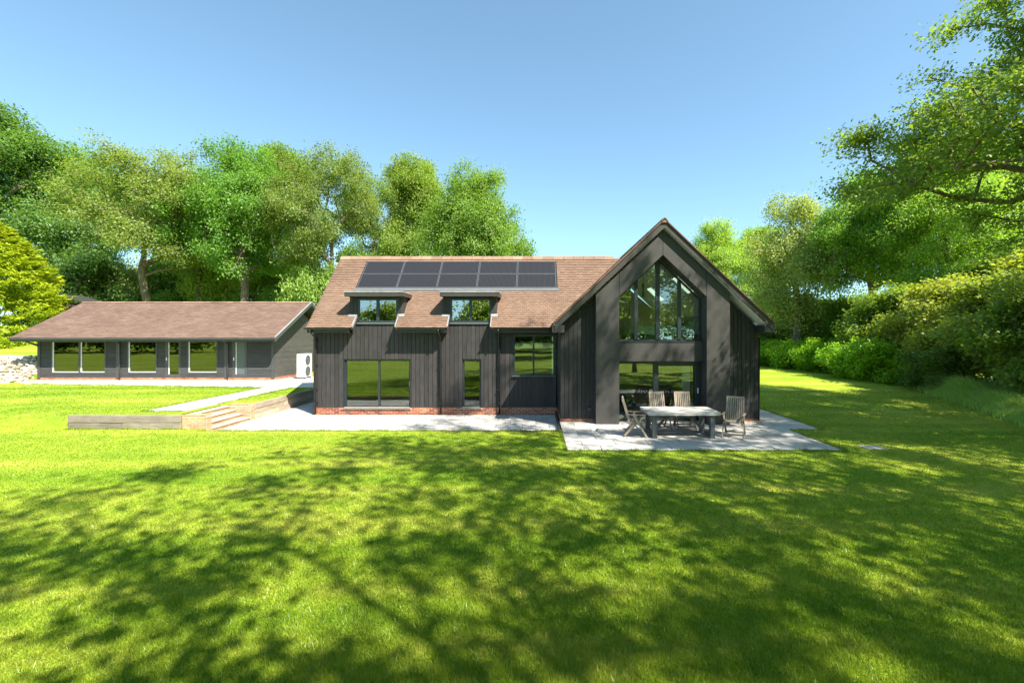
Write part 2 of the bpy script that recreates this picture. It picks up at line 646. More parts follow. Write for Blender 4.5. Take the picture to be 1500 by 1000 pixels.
pat_l = MB().box(STEP_X, 0.74, 13.99, 17.6, -0.3, -0.188).box(STEP_X, -8.7, 17.6, 26.0, -0.3, -0.188).build('side_patio', M['joint'], None)
tag(pat_l, 'pale paved patio along the front of the timber clad wall', kind='structure')
pave(pat_l, STEP_X, 0.74, 14.0, 17.62, -0.15, 0.9, 0.603)
pave(pat_l, STEP_X, -8.74, 17.62, 24.8, -0.15, 0.8, 0.6)
pat_r = MB().box(0.80, 7.84, 11.56, 15.5, -0.3, -0.03).box(7.84, 8.9, 14.1, 17.9, -0.3, -0.03).box(7.5, 7.84, 15.5, 17.9, -0.3, -0.03).build('dining_patio', M['joint'], None)
tag(pat_r, 'grey paved patio under the table before the glazed gable', kind='structure')
pave(pat_r, 0.80, 7.84, 11.57, 15.44, 0.008, 0.9, 0.6)
pave(pat_r, 7.84, 8.89, 14.11, 17.9, 0.008, 0.9, 0.6)
kerb = box('shaded_kerb', M['black'], None, 0.74, 0.795, 13.99, 17.55, -0.3, 0.012)  # black colour stands in for the shade on the riser's left face
tag(kerb, 'kerb between the two patio levels, coloured black for its shaded face', kind='structure')
ed = box('lawn_edging', M['sleeper'], None, STEP_X, 0.74, 13.94, 13.985, -0.3, -0.005)
tag(ed, 'timber edging board along the lawn edge of the patio', kind='structure')

pth = MB()
pth.box(-13.05, -11.7, 15.15, 21.9, 0.25, UP + 0.012)
pth.add([(-26.2, 23.4, UP + 0.012), (-13.05, 21.9, UP + 0.012), (-11.7, 21.9, UP + 0.012), (-10.4, 21.9, UP + 0.012), (-10.4, 30, UP + 0.012), (-28.8, 30, UP + 0.012), (-28.8, 25.0, UP + 0.012)],
        [(0, 1, 2, 3, 4, 5, 6)])
pth = pth.build('path', M['gravel'], None)
tag(pth, 'bright pale gravel path along the low outbuilding', kind='structure')

# ------------------------------------------------------------------ bricks
_bm = {}


def brick_mesh(l, h, d, key='brick'):
    k = (round(l, 3), round(h, 3), round(d, 3), key)
    if k not in _bm:
        me = bpy.data.meshes.new('brick')
        m = MB().box(0, l, 0, d, 0, h)
        me.from_pydata(m.v, [], m.f)
        me.materials.append(M[key])
        _bm[k] = me
    return _bm[k]


def brick_run(parent, p0, direction, length, z0, courses, key='brick', ch=0.075, depth=0.102):
    """courses of bricks from p0 along +x, +y or -y; faces on the right-hand side of the run"""
    ang = {'x': 0, 'y': math.pi / 2, '-y': -math.pi / 2}[direction]
    dv = Vector((math.cos(ang), math.sin(ang), 0))
    for c in range(courses):
        s, first = 0.0, True
        while s < length - 0.02:
            l = 0.1125 if (first and c % 2) else 0.225
            first = False
            l = min(l, length - s)
            p = Vector(p0) + dv * (s + 0.008)
            nrm = Vector((-dv.y, dv.x, 0)) * jit(0.0025)
            o = link('brick', brick_mesh(max(0.02, l - 0.016), ch - 0.017, depth, key), parent, (p.x + nrm.x, p.y + nrm.y, z0 + c * ch + 0.008))
            o.rotation_euler = (0, 0, ang)
            s += l


# ------------------------------------------------------------------ the house
GX = 4.17           # centre line of the gable wing
FY = 17.70          # main front wall
GY = 15.39          # gable wing front wall
PY = 14.93          # front of the big frame
RS = 1.02           # main roof slope
house = empty('barn_house', (0, FY, -0.15), 'black timber clad house with glazed gable, dormers and solar panels on the tiled roof', 'house')


def roof_z(y):
    return 3.26 + (y - 17.25) * RS


RIDGE_Y = 20.31
RIDGE_Z = roof_z(RIDGE_Y)


def gable_z(x):
    return 6.68 - 0.943 * abs(x - GX)


# plaster shells that close the rooms
wall_open = [(-7.48, -4.88, 0.10, 2.0), (-2.87, -2.13, 0.10, 2.0), (-0.90, 0.76, 1.33, 2.95), (-6.95, -5.36, 3.36, 4.38), (-3.35, -1.74, 3.36, 4.38)]
def boxes_with_openings(mb, x0, x1, y0, y1, z0, z1, opens):
    xs = sorted({x0, x1} | {min(max(v, x0), x1) for o in opens for v in o[:2]})
    for a, b in zip(xs, xs[1:]):
        if b - a < 1e-4:
            continue
        c = (a + b) / 2
        zs = sorted([(o[2], o[3]) for o in opens if o[0] < c < o[1]])
        z = z0
        for oa, ob in zs:
            if oa > z:
                mb.box(a, b, y0, y1, z, min(oa, z1))
            z = max(z, ob)
        if z < z1:
            mb.box(a, b, y0, y1, z, z1)
    return mb


core = MB()
boxes_with_openings(core, -8.60, 0.80, FY + 0.035, FY + 0.20, -0.3, 3.62, [(a, b, c, min(d, 3.7)) for a, b, c, d in wall_open])
core.build('inner_wall', M['plaster'], house)
gap_sheet = MB()  # dark sheet added so the grooves between boards read as shaded
boxes_with_openings(gap_sheet, -8.62, 0.80, FY + 0.0285, FY + 0.0345, 0.1, 3.38, wall_open)
gap_sheet.build('dark_gap_sheet', M['iron'], house)
MB().prism_x([(FY + 0.02, -0.3), (22.9, -0.3), (22.9, 3.55), (RIDGE_Y, RIDGE_Z - 0.3), (FY + 0.02, 3.55)], -8.64, -8.50).build('end_wall', M['clad'], house)
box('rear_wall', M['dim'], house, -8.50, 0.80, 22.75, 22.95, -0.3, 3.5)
box('ground_floor', M['oakfloor'], house, -8.50, 0.80, FY + 0.20, 22.75, -0.05, 0.09)
box('first_floor', M['plaster'], house, -8.50, 0.80, FY + 0.20, 22.75, 2.42, 2.62)
box('partition', M['plaster'], house, -4.3, -4.2, FY + 0.21, 22.74, 0.095, 2.41)
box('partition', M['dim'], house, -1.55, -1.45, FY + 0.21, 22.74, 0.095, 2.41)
MB().prism_x([(18.1, 2.63), (22.5, 2.63), (22.5, 3.6), (RIDGE_Y, 5.7), (18.2, 3.7)], -4.3, -4.2).build('partition', M['dim'], house)
# gable wing
box('wing_floor', M['oakfloor'], house, 0.95, 7.40, GY + 0.02, 24.8, -0.2, 0.0)
box('wing_upper_floor', M['plaster'], house, 0.95, 7.40, 15.62, 24.8, 2.42, 2.70)
box('wing_rear_wall', M['warmwall'], house, 0.85, 7.49, 24.8, 25.0, -0.2, 3.4)
MB().prism_y([(0.85, 3.4), (7.49, 3.4), (GX, 6.2)], 24.8, 25.0).build('wing_rear_gable', M['warmwall'], house)
box('wing_side_wall', M['plaster'], house, 7.36, 7.50, GY + 0.04, 24.79, -0.2, 3.36)
box('wing_side_wall', M['plaster'], house, 0.86, 0.96, FY + 0.3, 24.79, -0.2, 3.36)
MB().prism_y([(0.97, 2.71), (4.0, 2.71), (4.0, 6.2), (0.97, 3.35)], 19.2, 19.3).build('wing_partition', M['warmwall'], house)
box('wing_partition', M['dim'], house, 0.97, 7.35, 20.6, 20.7, 0.01, 2.41)
box('kitchen_units', M['dim'], house, 2.2, 4.6, 20.0, 20.55, 0.01, 2.1)


# cladding, board by board
def clad_x(x0, x1, y, zfun0, zfun1, opens, parent, mat, pitch=0.166, th=0.028):
    n = max(1, round((x1 - x0) / pitch))
    w = (x1 - x0) / n
    for i in range(n):
        a, b = x0 + i * w + 0.007, x0 + (i + 1) * w - 0.007
        cuts = sorted({a, b} | {v for o in opens for v in o[:2] if a + 0.008 < v < b - 0.008})
        for p, q in zip(cuts, cuts[1:]):
            c = (p + q) / 2
            z = zfun0(c)
            spans = []
            for o in sorted([o for o in opens if o[0] < c < o[1]], key=lambda o: o[2]):
                if o[2] > z + 0.02:
                    spans.append((z, o[2], False))
                z = max(z, o[3])
            if zfun1(c) > z + 0.02:
                spans.append((z, None, True))
            yy = y + jit(0.003)
            for za, zb, top in spans:
                if top:
                    MB().prism_y([(p, za), (q, za), (q, zfun1(q)), (p, zfun1(p))], yy, y + th).build('board', mat, parent)
                else:
                    MB().prism_y([(p, za), (q, za), (q, zb), (p, zb)], yy, y + th).build('board', mat, parent)


def main_top(x):
    for a, b in ((-6.95, -5.36), (-3.35, -1.74)):
        if a < x < b:
            return 3.36
    return 3.40


clad_x(-8.66, 0.80, FY, lambda x: 0.125, main_top, [o for o in wall_open if o[3] < 3], house, M['clad'])
clad_x(0.83, 1.97, GY, lambda x: 0.115, lambda x: gable_z(x) - 0.34, [], house, M['clad_dark'], 0.15)
clad_x(6.39, 7.53, GY, lambda x: 0.115, lambda x: gable_z(x) - 0.34, [], house, M['clad_dark'], 0.15)
box('backing', M['clad_dark'], house, 0.86, 2.72, GY + 0.03, GY + 0.12, -0.2, 3.2)
MB().prism_y([(0.9, 3.2), (2.72, 3.2), (2.72, 4.9), (0.9, 3.25)], GY + 0.03, GY + 0.12).build('backing', M['clad_dark'], house)
box('backing', M['clad_dark'], house, 5.60, 7.355, GY + 0.03, GY + 0.12, -0.2, 3.2)
MB().prism_y([(7.45, 3.2), (5.6, 3.2), (5.6, 4.9), (7.45, 3.25)], GY + 0.03, GY + 0.12).build('backing', M['clad_dark'], house)
# left-facing return of the wing, boards on edge
nb = 14
for i in range(nb):
    a = GY + 0.03 + (FY - 0.01 - GY - 0.03) * i / nb
    b = GY + 0.03 + (FY - 0.01 - GY - 0.03) * (i + 1) / nb
    box('board', M['clad_dark'], house, 0.832 + jit(0.003), 0.856, a + 0.004, b - 0.004, 0.14, 3.28)
# plinths
box('plinth', M['mortar'], house, -8.63, 0.82, FY + 0.015, FY + 0.13, -0.3, 0.118)
brick_run(house, (-8.66, FY + 0.005, 0), 'x', 9.48, -0.18, 4)
box('plinth', M['mortar'], house, 0.845, 1.97, GY + 0.015, GY + 0.029, -0.2, 0.106)
brick_run(house, (0.84, GY - 0.004, 0), 'x', 1.13, -0.038, 2, depth=0.03)
box('plinth', M['mortar'], house, 6.39, 7.52, GY + 0.015, GY + 0.029, -0.2, 0.106)
brick_run(house, (6.39, GY - 0.004, 0), 'x', 1.13, -0.038, 2, depth=0.03)
brick_run(house, (0.826, FY - 0.01, 0), '-y', FY - GY - 0.03, -0.16, 4, depth=0.03)


# windows and doors
def glazed(name, x0, x1, z0, z1, y, panes, fw=0.055, mat='alu', glass='glass', sill=True, depth=0.07, mull=0.07, handle=None):
    """a frame with its panes; panes = list of split x positions"""
    fr = MB()
    fr.box(x0, x1, y, y + depth, z1 - fw, z1)
    fr.box(x0, x1, y, y + depth, z0, z0 + fw)
    fr.box(x0, x0 + fw, y, y + depth, z0 + fw, z1 - fw)
    fr.box(x1 - fw, x1, y, y + depth, z0 + fw, z1 - fw)
    for p in panes:
        fr.box(p - mull / 2, p + mull / 2, y - 0.004, y + depth, z0 + fw, z1 - fw)
    f = fr.build(name, M[mat], house)
    edges = [x0 + fw] + [v for p in panes for v in (p - mull / 2, p + mull / 2)] + [x1 - fw]
    for i in range(0, len(edges), 2):
        box('pane', M[glass], f, edges[i], edges[i + 1], y + 0.034, y + 0.040, z0 + fw, z1 - fw)
    if sill:
        box('sill', M['alu_grey'], f, x0 - 0.04, x1 + 0.03, y - 0.14, y - 0.003, z0 - 0.035, z0 - 0.003)
    if handle:
        box('handle', M['alu_grey'], f, handle - 0.012, handle + 0.012, y - 0.035, y - 0.006, (z0 + z1) / 2 - 0.12, (z0 + z1) / 2 + 0.1)
    return f


def reveal(x0, x1, z0, z1, y0, y1, mat):
    m = MB()
    m.box(x0 - 0.02, x0, y0, y1, z0, z1)
    m.box(x1, x1 + 0.02, y0, y1, z0, z1)
    m.box(x0 - 0.02, x1 + 0.02, y0, y1, z1, z1 + 0.02)
    m.build('window_reveal', M[mat], house)


glazed('patio_door', -7.46, -4.90, 0.10, 1.98, FY + 0.09, [-6.13], handle=-4.93)
reveal(-7.46, -4.90, 0.10, 1.98, FY + 0.030, FY + 0.17, 'alu')
glazed('slim_window', -2.85, -2.15, 0.10, 1.98, FY + 0.09, [])
reveal(-2.85, -2.15, 0.10, 1.98, FY + 0.030, FY + 0.17, 'alu')
glazed('kitchen_window', -0.88, 0.74, 1.36, 2.93, FY + 0.05, [-0.09], handle=-0.13)
reveal(-0.88, 0.74, 1.33, 2.93, FY + 0.030, FY + 0.17, 'alu')
for x0, x1 in ((-7.48, -4.88), (-2.87, -2.13)):
    box('door_sill', M['slab'], house, x0 - 0.05, x1 + 0.05, FY - 0.045, FY + 0.085, 0.052, 0.094)

# roof structure
EY = 17.25


def rp(x, y, dz=0):
    return (x, y, roof_z(y) + dz)


def xv(z):          # valley: where the wing's left slope meets the main slope
    return GX - (6.68 - z) / 0.943


rs = MB()
rs.slab([rp(-8.66, EY, -0.03), rp(-6.98, EY, -0.03), rp(-6.98, RIDGE_Y, -0.03), rp(-8.66, RIDGE_Y, -0.03)], 0.16)
rs.slab([rp(-6.98, 18.55, -0.03), rp(-5.33, 18.55, -0.03), rp(-5.33, RIDGE_Y, -0.03), rp(-6.98, RIDGE_Y, -0.03)], 0.16)
rs.slab([rp(-5.33, EY, -0.03), rp(-3.38, EY, -0.03), rp(-3.38, RIDGE_Y, -0.03), rp(-5.33, RIDGE_Y, -0.03)], 0.16)
rs.slab([rp(-3.38, 18.55, -0.03), rp(-1.71, 18.55, -0.03), rp(-1.71, RIDGE_Y, -0.03), rp(-3.38, RIDGE_Y, -0.03)], 0.16)
rs.slab([rp(-1.71, EY, -0.03), rp(0.62, EY, -0.03), rp(3.75, RIDGE_Y, -0.03), rp(-1.71, RIDGE_Y, -0.03)], 0.16)
b2 = 2 * RIDGE_Y - EY
rs.slab([(-8.66, RIDGE_Y, RIDGE_Z - 0.03), (3.75, RIDGE_Y, RIDGE_Z - 0.03), (0.62, b2, roof_z(EY) - 0.03), (-8.66, b2, roof_z(EY) - 0.03)], 0.16)
rs.build('roof_deck', M['fascia'], house)


def tile_field(origin, u, v, total, nv, tw, gauge, spans, name, mat, parent, seed=1, th=0.020, lift=0.032, spread=0.11):
    """plain tiles laid course by course: each tile a thin slab, tail lifted over the course below; spans(point on the course) gives the covered stretches"""
    r = random.Random(seed)
    u, v = Vector(u).normalized(), Vector(v).normalized()
    n = u.cross(v).normalized()
    o = Vector(origin)
    m = MB()
    for j in range(nv):
        off = (0.5 if j % 2 else 0.0) * tw
        sp = spans(o + v * ((j + 0.5) * gauge))
        rowt = r.gauss(0, 0.05)
        for i in range(-1, int(total / tw) + 2):
            for s0, s1 in sp:
                a, b = max(i * tw + off, s0), min((i + 1) * tw + off, s1)
                if b - a < 0.02:
                    continue
                g = 0.0025
                k = r.uniform(-0.005, 0.005)
                lf = lift + r.uniform(-0.005, 0.007)
                dz = r.uniform(-0.003, 0.003)
                p = [o + u * (a + g) + v * (j * gauge + k), o + u * (b - g) + v * (j * gauge + k),
                     o + u * (b - g) + v * ((j + 1) * gauge + 0.02), o + u * (a + g) + v * ((j + 1) * gauge + 0.02)]
                top = [p[0] + n * (lf + dz), p[1] + n * (lf - dz), p[2] + n * 0.004, p[3] + n * 0.004]
                bot = [p[0] + n * (lf + dz - th), p[1] + n * (lf - dz - th)]
                m.add(top + bot, [(0, 1, 2, 3), (4, 5, 1, 0), (0, 3, 4), (1, 5, 2)], min(1, max(0, r.gauss(0.5, spread) + rowt)))
    o_ = m.build(name, mat, parent)
    o_['kind'] = 'stuff'
    return o_


def cut(sp, a, b):
    out_ = []
    for p, q in sp:
        if b <= p or a >= q:
            out_.append((p, q))
        else:
            if a > p:
                out_.append((p, a))
            if b < q:
                out_.append((b, q))
    return out_


UX = -8.70


def spans_main(c):
    if c.y > RIDGE_Y - 0.02:
        return []
    sp = [(0.0, xv(c.z) + 0.06 - UX)]
    for a, b in ((-6.98, -5.33), (-3.38, -1.71)):
        if c.y < 18.5:
            sp = cut(sp, a - UX, b - UX)
    for a, b in ((-7.24, -5.14), (-3.62, -1.52)):
        if FY - 0.02 < c.y < 18.5:
            sp = cut(sp, a - UX, b - UX)
    if 18.75 < c.y < 20.10:
        sp = cut(sp, -7.46 - UX, 0.90 - UX)
    return sp


g = 0.118
tile_field((-8.70, EY - 0.03, roof_z(EY - 0.03) - 0.022), (1, 0, 0), (0, 1, RS), 12.9, 37, 0.165, g, spans_main, 'roof_tiles', M['tile'], house, 3)
# edge of the tiled verge at the left end
MB().slab([rp(-8.70, EY - 0.02, 0), rp(-8.64, EY - 0.02, 0), rp(-8.64, RIDGE_Y, 0), rp(-8.70, RIDGE_Y, 0)], 0.2).build('verge_board', M['fascia'], house)


VY = 14.74
e0 = GX - 3.56
tile_field((e0, 25.0, gable_z(e0)), (0, -1, 0), (1, 0, 0.943), 10.3, 42, 0.165, g, lambda c: [] if c.z > 6.66 else ([(0, 25 - VY)] if c.z > RIDGE_Z else [(25 - (17.25 + (c.z - 3.26) / RS + 0.08), 25 - VY)]), 'roof_tiles', M['tile'], house, 5)
SKY = [(5.6, 6.3, 17.4, 18.4), (5.6, 6.3, 21.6, 22.6)]      # rooflights in the right slope: x0, x1, y0, y1


def spans_right(c):
    if c.z > 6.66:
        return []
    sp = [(0, 25 - VY)]
    for a, b, p, q in SKY:
        if a - 0.05 < c.x < b + 0.05:
            sp = cut(sp, p - 0.05 - VY, q + 0.05 - VY)
    return sp


e1 = GX + 3.56
tile_field((e1, VY, gable_z(e1)), (0, 1, 0), (-1, 0, 0.943), 10.3, 42, 0.165, g, spans_right, 'roof_tiles', M['tile'], house, 6)


def gp(x, y, dz=0):
    return (x, y, gable_z(x) + dz)


gd = MB()
gd.slab([gp(e0 + 0.02, VY + 0.09, -0.02), gp(GX, VY + 0.09, -0.02), gp(GX, 25, -0.02), gp(e0 + 0.02, 25, -0.02)][::1], 0.14)
ycuts = [VY + 0.09, 17.4, 18.4, 21.6, 22.6, 25]
for a, b in zip(ycuts, ycuts[1:]):
    hole = a in (17.4, 21.6)
    for xa, xb in (((GX, 5.6), (6.3, e1 - 0.02)) if hole else ((GX, e1 - 0.02),)):
        gd.slab([gp(xa, a, -0.02), gp(xb, a, -0.02), gp(xb, b, -0.02), gp(xa, b, -0.02)], 0.14)
gd.build('wing_roof_deck', M['plaster'], house)
for a, b, p, q in SKY:
    f = MB()
    for qq in (([a - 0.05, a + 0.03], [p, q]), ([b - 0.03, b + 0.05], [p, q]), ([a, b], [p - 0.05, p + 0.03]), ([a, b], [q - 0.03, q + 0.05])):
        (xa, xb), (ya, yb) = qq
        f.slab([gp(xa, ya, 0.05), gp(xb, ya, 0.05), gp(xb, yb, 0.05), gp(xa, yb, 0.05)], 0.20)
    fo = f.build('rooflight', M['white'], house)
    MB().slab([gp(a + 0.03, p + 0.03, 0.0), gp(b - 0.03, p + 0.03, 0.0), gp(b - 0.03, q - 0.03, 0.0), gp(a + 0.03, q - 0.03, 0.0)], 0.006).build('pane', M['glass'], fo)
# barge boards, verge tiles, kneeler boxes
for s in (-1, 1):
    xe = GX + s * 3.56
    MB().prism_y([(xe, gable_z(xe) - 0.015), (GX, 6.665), (GX, 6.665 - 0.25), (xe, gable_z(xe) - 0.24)], VY + 0.03, VY + 0.075).build('barge_board', M['fascia'], house)
    MB().prism_y([(xe, gable_z(xe) + 0.035), (GX, 6.715), (GX, 6.67), (xe, gable_z(xe) - 0.01)], VY - 0.02, VY + 0.10).build('verge_tiles', M['tile'], house)
    for k in range(26):
        x = xe + (GX - xe) * (k + 0.5) / 26
box('kneeler_box', M['fascia'], house, 0.54, 0.93, 14.80, GY - 0.01, 3.02, 3.26)
box('kneeler_box', M['fascia'], house, 7.44, 7.78, 14.80, GY - 0.01, 3.02, 3.26)
# ridge tiles
for k in range(27):
    x = -8.68 + k * 0.45
    m = MB()
    m.prism_x([(RIDGE_Y - 0.13, RIDGE_Z - 0.10), (RIDGE_Y - 0.07, RIDGE_Z + 0.03), (RIDGE_Y, RIDGE_Z + 0.065), (RIDGE_Y + 0.07, RIDGE_Z + 0.03), (RIDGE_Y + 0.13, RIDGE_Z - 0.10)], x, x + 0.440)
    o = m.build('ridge_tile', M['ridge'], house)
    o.location.z += jit(0.004)
for k in range(23):
    y = VY - 0.02 + k * 0.45
    MB().prism_y([(GX - 0.13, 6.58), (GX - 0.07, 6.71), (GX, 6.745), (GX + 0.07, 6.71), (GX + 0.13, 6.58)], y, y + 0.440).build('ridge_tile', M['ridge'], house)

# solar panels: two rows of five
pw = (0.86 + 7.42) / 5
sl = math.hypot(1, RS)
ys0, ys1 = 18.80, 20.07
for j in range(2):
    for i in range(5):
        x0, x1 = -7.42 + i * pw + 0.012, -7.42 + (i + 1) * pw - 0.012
        ya = ys0 + (ys1 - ys0) * j / 2 + 0.008
        yb = ys0 + (ys1 - ys0) * (j + 1) / 2 - 0.008
        pc = MB().slab([rp(x0 + 0.026, ya + 0.020, 0.035), rp(x1 - 0.026, ya + 0.020, 0.035), rp(x1 - 0.026, yb - 0.020, 0.035), rp(x0 + 0.026, yb - 0.020, 0.035)], 0.03)
        p = pc.build('solar_panel', M['pv'], house, origin=rp(x0, ya, 0.03))
        f = MB()
        for a, b, c, d in ((x0, x1, ya, ya + 0.020), (x0, x1, yb - 0.020, yb), (x0, x0 + 0.026, ya + 0.020, yb - 0.020), (x1 - 0.026, x1, ya + 0.020, yb - 0.020)):
            f.slab([rp(a, c, 0.05), rp(b, c, 0.05), rp(b, d, 0.05), rp(a, d, 0.05)], 0.06)
        f.build('frame', M['pv_frame'], p)
MB().slab([rp(-7.50, 18.70, 0.03), rp(0.94, 18.70, 0.03), rp(0.94, 18.80, 0.04), rp(-7.50, 18.80, 0.04)], 0.03).build('flashing', M['alu_grey'], house)
MB().slab([rp(-7.48, 18.70, -0.002), rp(0.92, 18.70, -0.002), rp(0.92, 20.09, -0.002), rp(-7.48, 20.09, -0.002)], 0.02).build('panel_tray', M['black'], house)

# dormers
for dx0, dx1, w0, w1 in ((-7.24, -5.14, -6.94, -5.37), (-3.62, -1.52, -3.34, -1.75)):
    d = MB().box(dx0 + 0.02, dx1 - 0.02, FY + 0.1, 18.60, 4.34, 4.40).build('dormer', M['fascia'], house)
    for a, b in ((dx0, w0), (w1, dx1)):
        nbd = 2
        for q in range(nbd):
            xa, xb = a + (b - a) * q / nbd + 0.004, a + (b - a) * (q + 1) / nbd - 0.004
            box('board', M['clad'], d, xa, xb, FY + jit(0.003), FY + 0.03, 3.66, 4.40)
        box('backing', M['clad_dark'], d, a + 0.01, b - 0.005, FY + 0.03, FY + 0.1, 3.4, 4.39)
    for xc in (dx0, dx1 - 0.03):
        nbd = 4
        for q in range(nbd):
            ya, yb = FY + 0.035 + 0.70 * q / nbd, FY + 0.035 + 0.70 * (q + 1) / nbd - 0.006
            MB().prism_x([(ya, roof_z(ya) - 0.05), (yb, roof_z(yb) - 0.05), (yb, 4.40), (ya, 4.40)], xc, xc + 0.03).build('board', M['clad'], d)
    # lead aprons under the cheeks and along the cut edges of the roof
    lf = MB()
    lf.slab([rp(dx0 - 0.03, 17.60, 0.035), rp(w0 - 0.0, 17.60, 0.035), rp(w0 - 0.0, 17.71, 0.035), rp(dx0 - 0.03, 17.71, 0.035)], 0.02)
    lf.slab([rp(w1, 17.60, 0.035), rp(dx1 + 0.03, 17.60, 0.035), rp(dx1 + 0.03, 17.71, 0.035), rp(w1, 17.71, 0.035)], 0.02)
    lf.slab([rp(w0 - 0.05, EY - 0.03, 0.035), rp(w0 - 0.01, EY - 0.03, 0.035), rp(w0 - 0.01, 17.70, 0.035), rp(w0 - 0.05, 17.70, 0.035)], 0.10)
    lf.slab([rp(w1 + 0.01, EY - 0.03, 0.035), rp(w1 + 0.05, EY - 0.03, 0.035), rp(w1 + 0.05, 17.70, 0.035), rp(w1 + 0.01, 17.70, 0.035)], 0.10)
    lf.build('lead_flashing', M['lead'], d)
    # flat roof with its fascia and metal edge
    box('dormer_roof', M['fascia'], d, dx0 - 0.02, dx1 + 0.12, 17.24, 18.70, 4.405, 4.545)
    box('metal_edge', M['lead'], d, dx0 - 0.035, dx1 + 0.135, 17.22, 18.70, 4.548, 4.60)
    f = glazed('dormer_window', w0, w1, 3.42, 4.36, FY + 0.015, [(w0 + w1) / 2], 0.075, sill=False, mull=0.11, glass='glass_sky')
    f.parent = d
    box('sill', M['alu_grey'], d, w0 - 0.01, w1 + 0.01, FY - 0.06, FY + 0.01, 3.365, 3.415)

# gutters and downpipes
for a, b in ((-8.72, -7.06), (-5.28, -3.42), (-1.68, 0.53)):
    g_ = MB()
    for k in range(6):
        t0, t1 = math.pi * k / 6, math.pi * (k + 1) / 6
        y0, z0 = EY - 0.10 - 0.062 * math.cos(t0), 3.20 - 0.062 * math.sin(t0)
        y1, z1 = EY - 0.10 - 0.062 * math.cos(t1), 3.20 - 0.062 * math.sin(t1)
        g_.add([(a, y0, z0), (b, y0, z0), (b, y1, z1), (a, y1, z1)], [(0, 1, 2, 3)])
    g_.box(a, a + 0.006, EY - 0.162, EY - 0.038, 3.14, 3.2).box(b - 0.006, b, EY - 0.162, EY - 0.038, 3.14, 3.2)
    g_.build('gutter', M['black'], house)
    box('fascia_board', M['black'], house, a + 0.04, b - 0.02, EY + 0.0, EY + 0.025, 3.02, 3.215)
    box('soffit', M['black'], house, a + 0.04, b - 0.02, EY + 0.025, FY - 0.003, 3.02, 3.04)
for x in (-8.53, -3.68, -1.42):
    p = MB().tube([(x, EY - 0.10, 3.15), (x, EY - 0.10, 3.06), (x, FY - 0.10, 2.82), (x, FY - 0.10, -0.12)], 0.036, 10).build('downpipe', M['black'], house, smooth=True)
    for z in (2.7, 1.75, 0.8, 0.3):
        box('bracket', M['black'], p, x - 0.055, x + 0.055, FY - 0.145, FY - 0.005, z, z + 0.035)
MB().tube([(7.78, 15.0, 3.12), (7.72, 15.3, 2.95), (7.60, 15.5, 2.85), (7.58, 15.5, 0.0)], 0.036, 10).build('downpipe', M['black'], house, smooth=True)

# the big glazed gable: frame of two pillars and two raking beams
XI, XO = 1.435, 2.20


def fz(x):
    return 6.36 - 0.943 * abs(x - GX)


ZS = 4.19
for s in (-1, 1):
    xi, xo = GX + s * XI, GX + s * XO
    MB().prism_y([(xo, -0.02), (xi, -0.02), (xi, ZS), (xi, fz(xi)), (xo, fz(xo))], PY, 15.48).build('pillar', M['frame_panel'], house, bevel=0.006)
    MB().prism_y([(xi - s * 0.006, ZS + 0.006), (xi - s * 0.006, fz(xi) - 0.003), (GX + s * 0.004, 6.355), (GX + s * 0.004, ZS + XI * 0.955)], PY + 0.003, 15.48).build('raking_beam', M['frame_panel'], house, bevel=0.006)
box('spandrel', M['frame_panel'], house, GX - XI + 0.004, GX + XI - 0.004, 15.24, 15.62, 2.06, 2.70)
box('spandrel_sill', M['alu'], house, GX - XI + 0.004, GX + XI - 0.004, 15.22, 15.46, 2.703, 2.735)

GLY = 15.50
gx0, gx1 = GX - XI + 0.005, GX + XI - 0.005
ms = [3.41, 4.145, 4.885]


def oz(x):
    return ZS + (XI - abs(x - GX)) * 0.955 - 0.02


gf = MB()
gf.box(gx0, gx1, GLY, GLY + 0.08, 2.735, 2.79)
gf.prism_y([(gx0, 2.79), (gx0 + 0.05, 2.79), (gx0 + 0.05, oz(gx0 + 0.05)), (gx0, oz(gx0))], GLY, GLY + 0.08)
gf.prism_y([(gx1, 2.79), (gx1 - 0.05, 2.79), (gx1 - 0.05, oz(gx1 - 0.05)), (gx1, oz(gx1))], GLY, GLY + 0.08)
for m_ in ms:
    w = 0.07 if abs(m_ - GX) < 0.3 else 0.055
    gf.prism_y([(m_ - w, 2.79), (m_ + w, 2.79), (m_ + w, oz(m_ + w) - 0.05), (m_ - w, oz(m_ - w) - 0.05)], GLY - 0.03, GLY + 0.08)
for a, b in ((gx0, GX), (GX, gx1)):
    gf.prism_y([(a, oz(a)), (b, oz(b)), (b, oz(b) - 0.075), (a, oz(a) - 0.075)], GLY - 0.004, GLY + 0.084)
gfo = gf.build('gable_window', M['alu'], house)
ed_ = [gx0 + 0.05, ms[0] - 0.055, ms[0] + 0.055, ms[1] - 0.07, ms[1] + 0.07, ms[2] - 0.055, ms[2] + 0.055, gx1 - 0.05]
for i in range(0, 8, 2):
    a, b = ed_[i], ed_[i + 1]
    poly = [(a, 2.79), (b, 2.79), (b, oz(b) - 0.07)]
    if a < GX < b:
        poly.append((GX, oz(GX) - 0.07))
    poly.append((a, oz(a) - 0.07))
    MB().prism_y(poly, GLY + 0.034, GLY + 0.040).build('pane', M['glass_lofty'], gfo)
